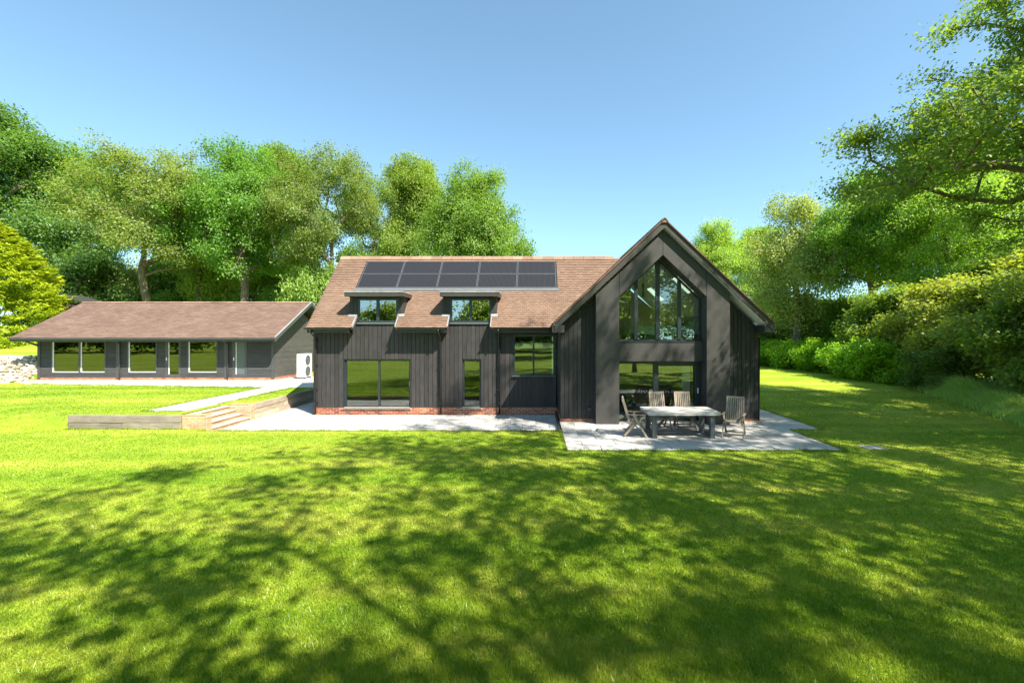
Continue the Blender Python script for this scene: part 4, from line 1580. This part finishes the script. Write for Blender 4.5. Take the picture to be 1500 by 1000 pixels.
def crown_clusters(g, H, low, Rr, nlobe, nclus, lr=(0.30, 0.45), topw=0.75, fill=0.2):
    zc, hh = (H + low) / 2, (H - low) / 2
    lob = []
    for i in range(nlobe):
        d = g.normal(size=3)
        d /= np.linalg.norm(d)
        rr = g.uniform(0.55, 0.78)
        r = g.uniform(*lr) * Rr
        k = 1 - max(0, d[2]) * (1 - topw)
        c = np.array([d[0] * Rr * rr * k, d[1] * Rr * rr * k, zc + d[2] * hh * rr])
        c[2] = min(c[2], H - r * 0.8)
        c[2] = max(c[2], low + r * 0.5)
        lob.append((c, r))
    lob.append((np.array([0, 0, zc]), Rr * 0.45))
    lob.append((np.array([g.normal() * 0.1 * Rr, g.normal() * 0.1 * Rr, H - Rr * 0.33]), Rr * 0.36))
    out_ = []
    wts = np.array([r ** 2 for _, r in lob])
    wts /= wts.sum()
    for c, r in (lob[i] for i in g.choice(len(lob), nclus, p=wts)):
        d = g.normal(size=3)
        d /= np.linalg.norm(d)
        rr = r * (g.uniform(0.72, 1.05) if g.uniform() > fill else g.uniform(0.2, 0.72))
        if g.uniform() < 0.10:
            rr *= g.uniform(1.12, 1.4)
        p = c + d * rr * np.array([1, 1, 0.85])
        if p[2] > low * 0.75:
            out_.append(p)
    return np.array(out_)


def tg(g, shape, lim=1.7):
    return np.clip(g.normal(size=shape), -lim, lim) * g.uniform(0.75, 1.0, (shape[0], 1))


def make_tree(seed, H, low, Rr, nlobe, nclus, per, leaf, cl_r, trunk_r, upb=0.7, flat=0.65, multi=1, fill=0.2, lr=(0.30, 0.45), ttop=0.62,
              topw=0.75, droop=0.0, leafmat='leaf', bark='bark', lean=0.0, strands=1.0, rmin=0.014, spread=False):
    g = np.random.default_rng(seed)
    cl = crown_clusters(g, H, low, Rr, nlobe, nclus, lr, topw, fill)
    if spread:          # clusters spaced by their cast shadows, shaping an even dapple on the lawn
        cand = np.stack([g.uniform(-Rr, Rr, 6000), g.uniform(-Rr, Rr, 6000), g.uniform(low, H, 6000)], 1)
        e = (cand[:, 0] ** 2 + cand[:, 1] ** 2) / Rr ** 2 + ((cand[:, 2] - (H + low) / 2) / ((H - low) / 2)) ** 2
        cand = cand[e < 1]
        pr = np.stack([cand[:, 0] - 0.61 * cand[:, 2], cand[:, 1] + 0.62 * cand[:, 2]], 1)
        pick = [0]
        dm = np.full(len(cand), 1e9)
        for _ in range(nclus - 1):
            dm = np.minimum(dm, np.linalg.norm(pr - pr[pick[-1]], axis=1) * g.uniform(0.55, 1.0, len(cand)))
            pick.append(int(np.argmax(dm)))
        cl = cand[pick]
    A, par, rad = skeleton(g, cl, H * ttop, trunk_r, lean, max(0.35, H * 0.045), multi, rmin)
    wv, wf = wood_arrays(A, par, rad, 0.05 * H / 16)
    wood = arr_mesh('trunk', wv, wf, 4, M[bark], smooth=True)
    dens = np.clip(g.lognormal(0, 0.35, len(cl)), 0.4, 2.2)
    cnt = np.maximum(3, (per * dens)).astype(int)
    idx = np.repeat(np.arange(len(cl)), cnt)
    crv = g.uniform(0.7, 1.35, len(cl)) if spread else np.ones(len(cl))
    pts = cl[idx] + tg(g, (len(idx), 3)) * cl_r * crv[idx][:, None] * np.array([1, 1, flat])
    if droop:
        pts[:, 2] -= np.abs(g.normal(size=len(idx))) * droop
    # leaves strung along the thin branches as well
    thin = np.where((rad < 0.035 * H / 16) & (par >= 0))[0]
    extra = int(len(idx) * 0.12 * strands)
    if len(thin) and extra:
        ti = g.choice(thin, extra)
        t = g.uniform(size=(extra, 1))
        ep = A[ti] * t + A[par[ti]] * (1 - t) + g.normal(size=(extra, 3)) * cl_r * 0.35
        pts = np.vstack([pts, ep])
        idx = np.concatenate([idx, g.integers(0, len(cl), extra)])
    ctr = np.array([0, 0, (H + low) / 2])
    ov = pts - ctr
    ov /= np.linalg.norm(ov, axis=1, keepdims=True) + 1e-6
    lv, lf_ = leaf_arrays(g, pts, leaf, upb, ov * 0.5)
    ctint = np.clip(g.normal(0.5, 0.16, len(cl)), 0, 1)
    tint = 0.55 * ctint[idx] + 0.45 * g.uniform(0, 1, len(idx))
    crown = arr_mesh('crown', lv, lf_, 4, M[leafmat], tint)
    return crown, wood, (H, Rr)


def place_tree(name, meshes, loc, height, width, rot, color, label, cat='tree', group=None, parts=('crown', 'trunk')):
    crown, wood, (H, Rr) = meshes
    t = empty(name, loc, label, cat, group)
    t.rotation_euler = (0, 0, rot)
    t.scale = (width / Rr, width / Rr, height / H)
    c = link(parts[0], crown, t)
    c.color = (*color, 1)
    w = link(parts[1], wood, t)
    return t


#                    seed  H   low  R  lobes clus per leaf  clr  trunk
T_DENSE = make_tree(11, 18, 5.5, 6.5, 20, 400, 225, 0.18, 0.66, 0.36, lr=(0.27, 0.40), rmin=0.022)
T_DENSE2 = make_tree(12, 18, 3.0, 6.5, 24, 410, 225, 0.18, 0.64, 0.34, topw=0.6, lr=(0.27, 0.40), rmin=0.022)
T_OPEN = make_tree(13, 18, 7.0, 7.0, 17, 270, 160, 0.165, 0.62, 0.29, fill=0.35, lr=(0.20, 0.34), strands=2.2, rmin=0.032)
T_OPEN2 = make_tree(14, 18, 7.4, 7.0, 21, 300, 155, 0.165, 0.60, 0.27, fill=0.35, lr=(0.19, 0.33), strands=2.2, rmin=0.032)
T_WEEP = make_tree(15, 17, 2.2, 5.0, 18, 430, 115, 0.18, 0.50, 0.30, flat=1.0, droop=0.8, topw=0.5, upb=0.2)
T_NEAR = make_tree(16, 17, 3.0, 8.5, 30, 700, 270, 0.112, 0.48, 0.42, flat=0.45, fill=0.25, lr=(0.17, 0.30), strands=2.2, rmin=0.018)
T_SHADE = make_tree(17, 20, 7.5, 8.0, 20, 88, 230, 0.22, 0.58, 0.15, flat=0.6, ttop=0.7, strands=0.8, rmin=0.016, spread=True)
T_THIN = make_tree(18, 20, 7.5, 8.0, 20, 74, 230, 0.22, 0.58, 0.15, flat=0.6, ttop=0.7, strands=0.8, rmin=0.016, spread=True)
S_TALL = make_tree(21, 6, 0.3, 3.0, 20, 330, 100, 0.16, 0.36, 0.12, multi=5, ttop=0.55, fill=0.3, lr=(0.18, 0.36), strands=2.5)
S_BUSH = make_tree(22, 4, 0.1, 2.6, 16, 300, 95, 0.15, 0.34, 0.08, multi=5, ttop=0.5, fill=0.25, lr=(0.2, 0.38), strands=2)
S_HEDGE = make_tree(23, 2.6, 0.05, 2.2, 14, 230, 95, 0.15, 0.30, 0.05, multi=5, ttop=0.5, fill=0.2, upb=0.9, strands=2)
F_PX = 667.0


def at(px, D):
    return (px - 785) * D / F_PX


def hz(py, D, base=0.4):
    return CZ + (490 - py) * D / F_PX - base


GR1, GR2, GR3, GR4 = (0.066, 0.130, 0.016), (0.052, 0.105, 0.014), (0.090, 0.150, 0.018), (0.095, 0.125, 0.030)
bgt = 'trees standing behind the house and outbuilding'
for name, ms_, px, D, ty, hw, rot, col, lb in (
    ('oak_tree', T_DENSE2, -15, 48, 150, 125, 0.4, (0.076, 0.140, 0.036), 'tall dense tree rising over the golden conifer'),
    ('oak_tree', T_OPEN, 95, 56, 205, 110, 1.7, (0.087, 0.160, 0.048), 'hazy open tree behind, between the tallest edge tree and the first trunk'),
    ('oak_tree', T_OPEN2, 222, 43, 208, 130, 0.0, (0.122, 0.163, 0.046), 'open yellowish oak with bare boughs and a ragged trunk above the outbuilding roof'),
    ('oak_tree', T_OPEN, 288, 47, 240, 80, 2.6, (0.113, 0.164, 0.038), 'slender open tree on the second trunk above the outbuilding roof'),
    ('oak_tree', T_DENSE, 355, 42, 204, 95, 1.1, (0.085, 0.169, 0.030), 'dense bright green tree on the third trunk above the outbuilding roof'),
    ('oak_tree', T_OPEN2, 480, 41, 210, 98, 3.7, (0.107, 0.148, 0.038), 'open oak with forked dark limbs behind the left end of the house roof'),
    ('oak_tree', T_DENSE2, 605, 46, 227, 78, 5.0, (0.122, 0.176, 0.034), 'yellow green tree rising behind the first dormer and solar panels'),
    ('oak_tree', T_DENSE, 692, 37, 242, 86, 4.3, (0.097, 0.164, 0.031), 'round dense green tree behind the middle of the house ridge'),
    ('oak_tree', T_OPEN, 150, 66, 215, 95, 4.9, (0.087, 0.153, 0.050), 'distant pale tree glimpsed through the open yellowish oak'),
    ('oak_tree', T_DENSE2, 420, 62, 215, 80, 2.2, (0.097, 0.157, 0.038), 'distant green tree filling the gap behind the bright green tree'),
    ('oak_tree', T_OPEN2, 550, 60, 250, 80, 0.9, (0.104, 0.152, 0.041), 'distant thin tree between the forked oak and the yellow green tree'),
    ('oak_tree', T_DENSE, 1052, 60, 322, 62, 2.0, (0.158, 0.235, 0.043), 'bright round tree just beyond the right slope of the gable'),
    ('oak_tree', T_DENSE2, 1110, 66, 330, 55, 3.0, (0.140, 0.220, 0.046), 'distant tree filling the gap beside the grey green weeping tree'),
    ('hornbeam_tree', T_WEEP, 1168, 43, 268, 84, 0.6, (0.165, 0.203, 0.077), 'grey green weeping tree with hanging sprays right of the gable'),
    ('oak_tree', T_DENSE, 1275, 38, 245, 92, 5.4, (0.127, 0.220, 0.036), 'full bright green tree beside the grey green weeping tree'),
    ('oak_tree', T_DENSE2, 1385, 33, 205, 110, 1.0, (0.144, 0.229, 0.036), 'full leafy tree above the yellowish garden shrubs'),
    ('oak_tree', T_DENSE, 1500, 41, 185, 125, 2.9, (0.149, 0.220, 0.036), 'tall leafy tree behind the overhanging oak boughs'),
):
    base = 0.6 if px < 900 else 0.1
    place_tree(name, ms_, (at(px, D), D, base - 0.05), hz(ty, D, base), hw * D / F_PX, rot, col, lb, 'tree', bgt)

# the big oak whose boughs reach in from the right, and its neighbours outside the picture that shade the lawn
place_tree('oak_tree', T_NEAR, (18.6, 12.4, 0), 17.2, 9.3, 2.1, (0.100, 0.153, 0.032), 'great oak reaching in from the right with long bare boughs against the sky', 'tree')
for i, (x, y, h, w, r, lb) in enumerate((
        (7.7, -4.4, 19.5, 7.8, 0.0, 'oak behind the viewer throwing dappled shade across the near lawn'),
        (15.4, -4.4, 20.0, 7.2, 0.06, 'oak throwing dappled shade over the middle of the lawn foreground'),
        (12.4, 3.2, 22.5, 5.2, 0.1, 'tall oak throwing dappled shade before the patio and up the glazed gable'),
        (22.0, -0.5, 20.0, 7.0, 0.1, 'oak shading the right half of the near lawn'),
        )):
    place_tree('oak_tree', T_SHADE if i == 0 else T_THIN, (x, y, 0), h, w, r, (0.095, 0.155, 0.016), lb, 'tree', 'oaks outside the picture that shade the lawn')

# understorey behind the outbuilding
k = 0
for px, D, ty, hw, col, lb in (
    (135, 46, 360, 66, (0.088, 0.149, 0.041), 'dark bush behind the left end of the outbuilding ridge'),
    (190, 50, 372, 58, (0.168, 0.201, 0.061), 'pale olive bush left of the ragged oak trunk'),
    (250, 50, 376, 52, (0.118, 0.192, 0.043), 'green bush between the first two oak trunks'),
    (322, 50, 378, 50, (0.189, 0.252, 0.046), 'light green bush between the second and third trunks'),
    (405, 49, 374, 55, (0.118, 0.192, 0.043), 'green bush right of the third trunk, above the outbuilding ridge'),
    (455, 40, 372, 45, (0.138, 0.210, 0.046), 'leafy bush at the gap between the outbuilding and the house roof'),
    (520, 42, 350, 45, (0.099, 0.167, 0.041), 'dark bush showing over the left end of the house ridge'),
    (70, 50, 360, 70, (0.088, 0.156, 0.041), 'dark tall bush behind the golden conifer'),
    (620, 44, 345, 50, (0.088, 0.156, 0.038), 'dark bush under the yellow green tree over the ridge'),
    (1085, 52, 470, 30, (0.095, 0.160, 0.043), 'dark bush beside the right end of the gable roof'),
    (1130, 50, 440, 40, (0.105, 0.170, 0.043), 'dark bush under the grey green weeping tree'),
    (1215, 62, 440, 60, (0.104, 0.164, 0.043), 'dark bush far back between the weeping tree and the full bright green tree'),
    (1290, 52, 430, 60, (0.104, 0.164, 0.043), 'dark bush far back behind the tall yellow green shrub'),
    (285, 58, 366, 70, (0.107, 0.168, 0.043), 'wide bush farther back behind the second oak trunk'),
    (1200, 46, 430, 45, (0.119, 0.194, 0.043), 'shaded bush under the full bright green tree'),
    (1250, 42, 420, 45, (0.134, 0.217, 0.043), 'shaded tall bush behind the laurel hedge'),
):
    base = 0.5 if px < 900 else 0.1
    place_tree('bush', (S_TALL, S_BUSH)[k % 2], (at(px, D), D, base - 0.1), hz(ty, D, base), hw * D / F_PX, k * 1.3, col, lb, 'bush', 'bushes growing under the trees', ('foliage', 'stem'))
    k += 1

# shrubs along the right edge of the lawn
for x, y, h, w, ms_, col, lb in (
    (24.6, 31.0, 6.6, 3.6, S_TALL, (0.113, 0.168, 0.032), 'tall green shrub behind the laurel hedge near the weeping tree'),
    (23.6, 26.2, 6.4, 3.6, S_TALL, (0.160, 0.186, 0.034), 'tall yellow green shrub with a rounded top at the lawn edge'),
    (22.6, 21.6, 6.2, 3.4, S_TALL, (0.140, 0.180, 0.036), 'spreading shrub with bare stems above the long grass'),
    (20.8, 17.8, 5.8, 3.1, S_TALL, (0.113, 0.168, 0.034), 'leafy shrub above the long grass, nearest the picture edge'),
    (26.5, 22.5, 7.8, 4.2, S_TALL, (0.166, 0.192, 0.036), 'tall light green shrub standing behind the bare stemmed one'),
    (20.9, 23.4, 2.6, 2.1, S_BUSH, (0.080, 0.128, 0.030), 'low dark shrub where the long grass begins'),
    (25.6, 19.0, 5.0, 3.2, S_BUSH, (0.113, 0.168, 0.034), 'broad green shrub behind the long grass at the picture edge'),
    (30.0, 27.5, 8.5, 4.5, S_TALL, (0.126, 0.175, 0.034), 'tall shrub filling the gap under the leafy trees'),
):
    place_tree('shrub', ms_, (x, y, -0.05), h, w, x * 1.7, col, lb, 'shrub', 'shrubs along the right edge of the lawn', ('foliage', 'stem'))
for i, (x, y, h, w, lb) in enumerate(((21.6, 27.6, 2.5, 2.2, 'clump of the laurel hedge nearest the yellow green shrub'),
                                      (21.8, 30.8, 2.6, 2.3, 'second clump of the bright laurel hedge from the yellow green shrub'),
                                      (21.9, 34.2, 2.5, 2.3, 'middle clump of the bright laurel hedge'),
                                      (21.9, 37.8, 2.4, 2.3, 'laurel hedge clump in front of the weeping tree'),
                                      (21.6, 41.4, 2.3, 2.4, 'far clump of the laurel hedge nearest the house corner'),
                                      (20.5, 45.0, 2.6, 2.6, 'last shaded hedge clump beside the house corner'))):
    place_tree('laurel_bush', S_HEDGE, (x, y, 0.05), h, w, i * 1.1, (0.125, 0.230, 0.012), lb, 'hedge bush', 'laurel hedge clumps along the lawn', ('foliage', 'stem'))


# golden conifer
def make_conifer(seed):
    g = np.random.default_rng(seed)
    H, Rr = 10.0, 4.6
    n = 3000
    z = g.uniform(0, 1, n) ** 0.9
    rad = Rr * np.clip((1 - (z * 0.99) ** 1.5) ** 0.75, 0.05, 1)
    th = g.uniform(0, 2 * math.pi, n)
    lump = 1 + 0.13 * np.sin(th * 5 + z * 9) + 0.10 * np.sin(th * 9 - z * 17) + 0.10 * np.sin(th * 3 + z * 31)
    rr = rad * lump * g.uniform(0.80, 1.02, n)
    cl = np.stack([rr * np.cos(th), rr * np.sin(th), z * H], axis=1)
    per = 22
    idx = np.repeat(np.arange(n), per)
    out_ = np.stack([np.cos(th), np.sin(th), np.full(n, 0.35)], axis=1)[idx]
    t = g.uniform(-0.5, 0.5, (len(idx), 1))
    side = np.cross(out_, np.array([0, 0, 1.0]))
    pts = cl[idx] + out_ * t * 0.75 + side * g.normal(size=(len(idx), 1)) * 0.16 * (0.7 - t) + g.normal(size=(len(idx), 3)) * 0.05
    lv, lf_ = leaf_arrays(g, pts, 0.24, 0.9, None, 0.34, out_)
    ct = g.normal(0.5, 0.15, n)
    tint = 0.5 * ct[idx] + 0.25 * g.uniform(0, 1, len(idx)) + 0.3 * (t[:, 0] + 0.4)
    crown = arr_mesh('crown', lv, lf_, 4, M['conifer'], tint)
    A = np.array([[0, 0, H * i / 10] for i in range(10)])
    wv, wf = wood_arrays(A, np.arange(-1, 9), np.linspace(0.25, 0.05, 10))
    return crown, arr_mesh('trunk', wv, wf, 4, M['bark_dark'], smooth=True), (H, Rr)


CON = make_conifer(31)
place_tree('conifer_tree', CON, (-39.8, 33.0, 1.5), 9.6, 4.9, 0.5, (0.165, 0.215, 0.012), 'broad golden yellow conifer beside the low outbuilding', 'conifer')

# ------------------------------------------------------------------ wood beyond the viewer (seen in the windows)
def woodland():
    g = np.random.default_rng(77)
    V, F_, Tn, b = [], [], [], 0
    spots = []
    for i in range(13):
        spots.append((-46 + i * 8.5 + g.normal() * 2, -62 + g.normal() * 5, g.uniform(8.5, 11.5), 5.0))
    for i in range(9):
        spots.append((10 + i * 6.5 + g.normal() * 2, -34 + g.normal() * 5 + i * 1.2, g.uniform(17, 22), 6.5))
    for i in range(6):
        spots.append((40 + g.normal() * 3, -24 + i * 8, g.uniform(16, 20), 6.5))
    for i in range(7):
        spots.append((-84 + i * 7.0, -27 + g.normal() * 4, g.uniform(3.5, 5.5), 4.5))
    for i in range(6):
        spots.append((-9 + i * 4.2, -43 + g.normal() * 3, g.uniform(6.0, 8.5), 4.2))
    for (x, y, H, Rr) in spots:
        cl = crown_clusters(g, H, 1.0, Rr, 14, 230 if H > 12 else 130, (0.3, 0.45))
        idx = np.repeat(np.arange(len(cl)), 26)
        pts = cl[idx] + g.normal(size=(len(idx), 3)) * np.array([0.9, 0.9, 0.6]) + np.array([x, y, 0])
        lv, lf_ = leaf_arrays(g, pts, 0.62, 0.6)
        V.append(lv)
        F_.append(lf_ + b)
        b += len(lv)
        Tn.append(0.5 * g.normal(0.5, 0.15, len(cl))[idx] + 0.5 * g.uniform(0, 1, len(idx)))
    me = arr_mesh('woodland', np.vstack(V), np.vstack(F_), 4, M['leaf'], np.concatenate(Tn))
    o = link('woodland', me)
    o.color = (0.120, 0.170, 0.045, 1)
    tag(o, 'leafy wood across the lawn, mirrored in the windows', kind='stuff')


woodland()


# ------------------------------------------------------------------ grass
def blades(g, x, y, z, h, w, lean=0.45, face=None):
    n = len(x)
    th = g.uniform(0, 2 * math.pi, n)
    dx, dy = np.cos(th), np.sin(th)
    la = g.uniform(0, 2 * math.pi, n)
    lm = np.abs(g.normal(0, lean, n)) * h
    v = np.empty((n, 3, 3))
    v[:, 0] = np.stack([x - dx * w, y - dy * w, z - 0.004], 1)
    v[:, 1] = np.stack([x + dx * w, y + dy * w, z - 0.004], 1)
    v[:, 2] = np.stack([x + np.cos(la) * lm, y + np.sin(la) * lm, z + h], 1)
    return v.reshape(-1, 3), np.arange(n * 3).reshape(n, 3)


def on_lawn(x, y):
    ok = np.ones(len(x), bool)
    ok &= ~((x > STEP_X) & (x < 0.86) & (y > 13.96))
    ok &= ~((x > 0.75) & (x < 7.86) & (y > 11.54))
    ok &= ~((x > 7.8) & (x < 8.92) & (y > 14.08) & (y < 17.95))
    ok &= ~((x > 8.52) & (x < 9.08) & (y > 11.7) & (y < 12.12))
    ok &= ~((x < STEP_X + 0.02) & (x > -11.7) & (y > WALL_Y - 0.08) & (y < 16.72))
    ok &= ~((x > -14.8) & (x < -11) & (np.abs(y - WALL_Y) < 0.12))
    ok &= ~((x > -13.07) & (x < -11.68) & (y > 15.13))
    ok &= ~((x > STEP_X - 0.14) & (x < STEP_X + 0.1) & (y > 16.6))
    ok &= ~((x < -10) & (y > 23.4 - (x + 26.2) * 0.114))
    ok &= ~((x < -27.5) & (y > 23) & (y < 26.3))
    return ok


def lawn_grass():
    g = np.random.default_rng(5)
    n = 760000
    u = g.uniform(0, 1, n)
    D = 3.2 * (24 / 3.2) ** (u ** 1.25)
    th = g.uniform(-0.98, 0.90, n)
    x, y = D * np.tan(th) * 1.0, D
    keep = on_lawn(x, y) & (x > -27) & (x < 24)
    x, y, D = x[keep], y[keep], D[keep]
    z = np.array([ground_z(a, b) for a, b in zip(x, y)])
    dist = np.hypot(x, y)
    h = np.maximum(0.026, 0.062 - 0.0030 * dist) * g.uniform(0.45, 1.4, len(x))
    w = (0.0010 + 0.00062 * dist) * g.uniform(0.7, 1.3, len(x))
    # longer tufts where the mower misses the paving edges
    runs = [((STEP_X, 13.93), (0.74, 13.93)), ((0.76, 11.55), (0.76, 13.95)), ((0.76, 11.54), (7.86, 11.54)), ((7.87, 11.54), (7.87, 14.08)), ((7.87, 14.08), (8.92, 14.08)),
            ((8.92, 14.08), (8.92, 17.9)), ((-14.7, 14.17), (-11.0, 14.17)), ((-13.08, 15.1), (-13.08, 21.9)), ((-11.67, 16.7), (-11.67, 21.9)), ((-26.0, 23.36), (-13.1, 21.86)), ((-13.1, 15.12), (-11.7, 15.12))]
    for (xa, ya), (xb, yb) in runs:
        k = int(420 * math.hypot(xb - xa, yb - ya))
        t = g.uniform(0, 1, k)
        nx_, ny_ = g.normal(0, 0.022, k), g.normal(0, 0.022, k)
        ex, ey = xa + (xb - xa) * t + nx_, ya + (yb - ya) * t + ny_
        zz = np.full(k, UP if xa < -11 and ya > 14.9 else 0.0)
        clump = 0.5 + 0.5 * np.sin(ex * 7.3 + ey * 5.1) * np.sin(ex * 2.9 - ey * 3.7)
        x, y, z = np.concatenate([x, ex]), np.concatenate([y, ey]), np.concatenate([z, zz])
        h = np.concatenate([h, (0.03 + 0.05 * clump) * g.uniform(0.5, 1.3, k)])
        w = np.concatenate([w, np.full(k, 0.007)])
    v, f = blades(g, x, y, z, h, w, 0.6)
    # tone by tuft as well as by blade
    cell = np.floor(x * 9).astype(int) * 7919 + np.floor(y * 9).astype(int) * 104729
    tuft = ((cell * 2654435761) % 1000) / 1000.0
    tint = 0.30 * tuft + 0.62 * g.uniform(0, 1, len(x)) + 0.04
    me = arr_mesh('grass', v, f, 3, M['blade'], tint)
    o = link('grass', me)
    tag(o, 'short mown grass blades of the garden lawn', kind='stuff')


lawn_grass()


def long_grass():
    g = np.random.default_rng(6)
    n = 46000
    u, v_ = g.uniform(0, 1, n), g.uniform(0, 1, n)
    # strip beside the boundary from (14.2, 12) to (19.5, 24)
    bx = 13.6 + 6.4 * u ** 0.9
    by = 11.5 + 12.5 * u
    x = bx + v_ * (5.5 - 2.5 * u) + 0.25
    y = by + g.normal(0, 0.25, n) + v_ * 1.0
    edge = np.clip(v_ / 0.25, 0.25, 1)
    h = (0.55 + 0.35 * np.sin(x * 1.7) * np.sin(y * 1.3)) * edge * g.uniform(0.6, 1.3, n) + 0.12
    la = g.normal(2.9, 0.7, n)
    lm = h * np.abs(g.normal(0.5, 0.3, n))
    th = g.uniform(0, 2 * math.pi, n)
    w = 0.011 * g.uniform(0.7, 1.4, n)
    V = np.empty((n, 5, 3))
    dx, dy = np.cos(th) * w, np.sin(th) * w
    V[:, 0] = np.stack([x - dx, y - dy, np.zeros(n)], 1)
    V[:, 1] = np.stack([x + dx, y + dy, np.zeros(n)], 1)
    mx, my = x + np.cos(la) * lm * 0.3, y + np.sin(la) * lm * 0.3
    V[:, 2] = np.stack([mx + dx * 0.8, my + dy * 0.8, h * 0.65], 1)
    V[:, 3] = np.stack([mx - dx * 0.8, my - dy * 0.8, h * 0.65], 1)
    V[:, 4] = np.stack([x + np.cos(la) * lm, y + np.sin(la) * lm, h], 1)
    i = np.arange(n) * 5
    F_ = np.concatenate([np.stack([i, i + 1, i + 2], 1), np.stack([i, i + 2, i + 3], 1), np.stack([i + 3, i + 2, i + 4], 1)])
    t = g.uniform(0, 1, n)
    me = arr_mesh('long_grass', V.reshape(-1, 3), F_, 3, M['leaf'], np.concatenate([t, t, t]))
    o = link('long_grass', me)
    o.color = (0.200, 0.280, 0.120, 1)
    tag(o, 'tall unmown grass leaning at the foot of the shrubs', kind='stuff')


long_grass()
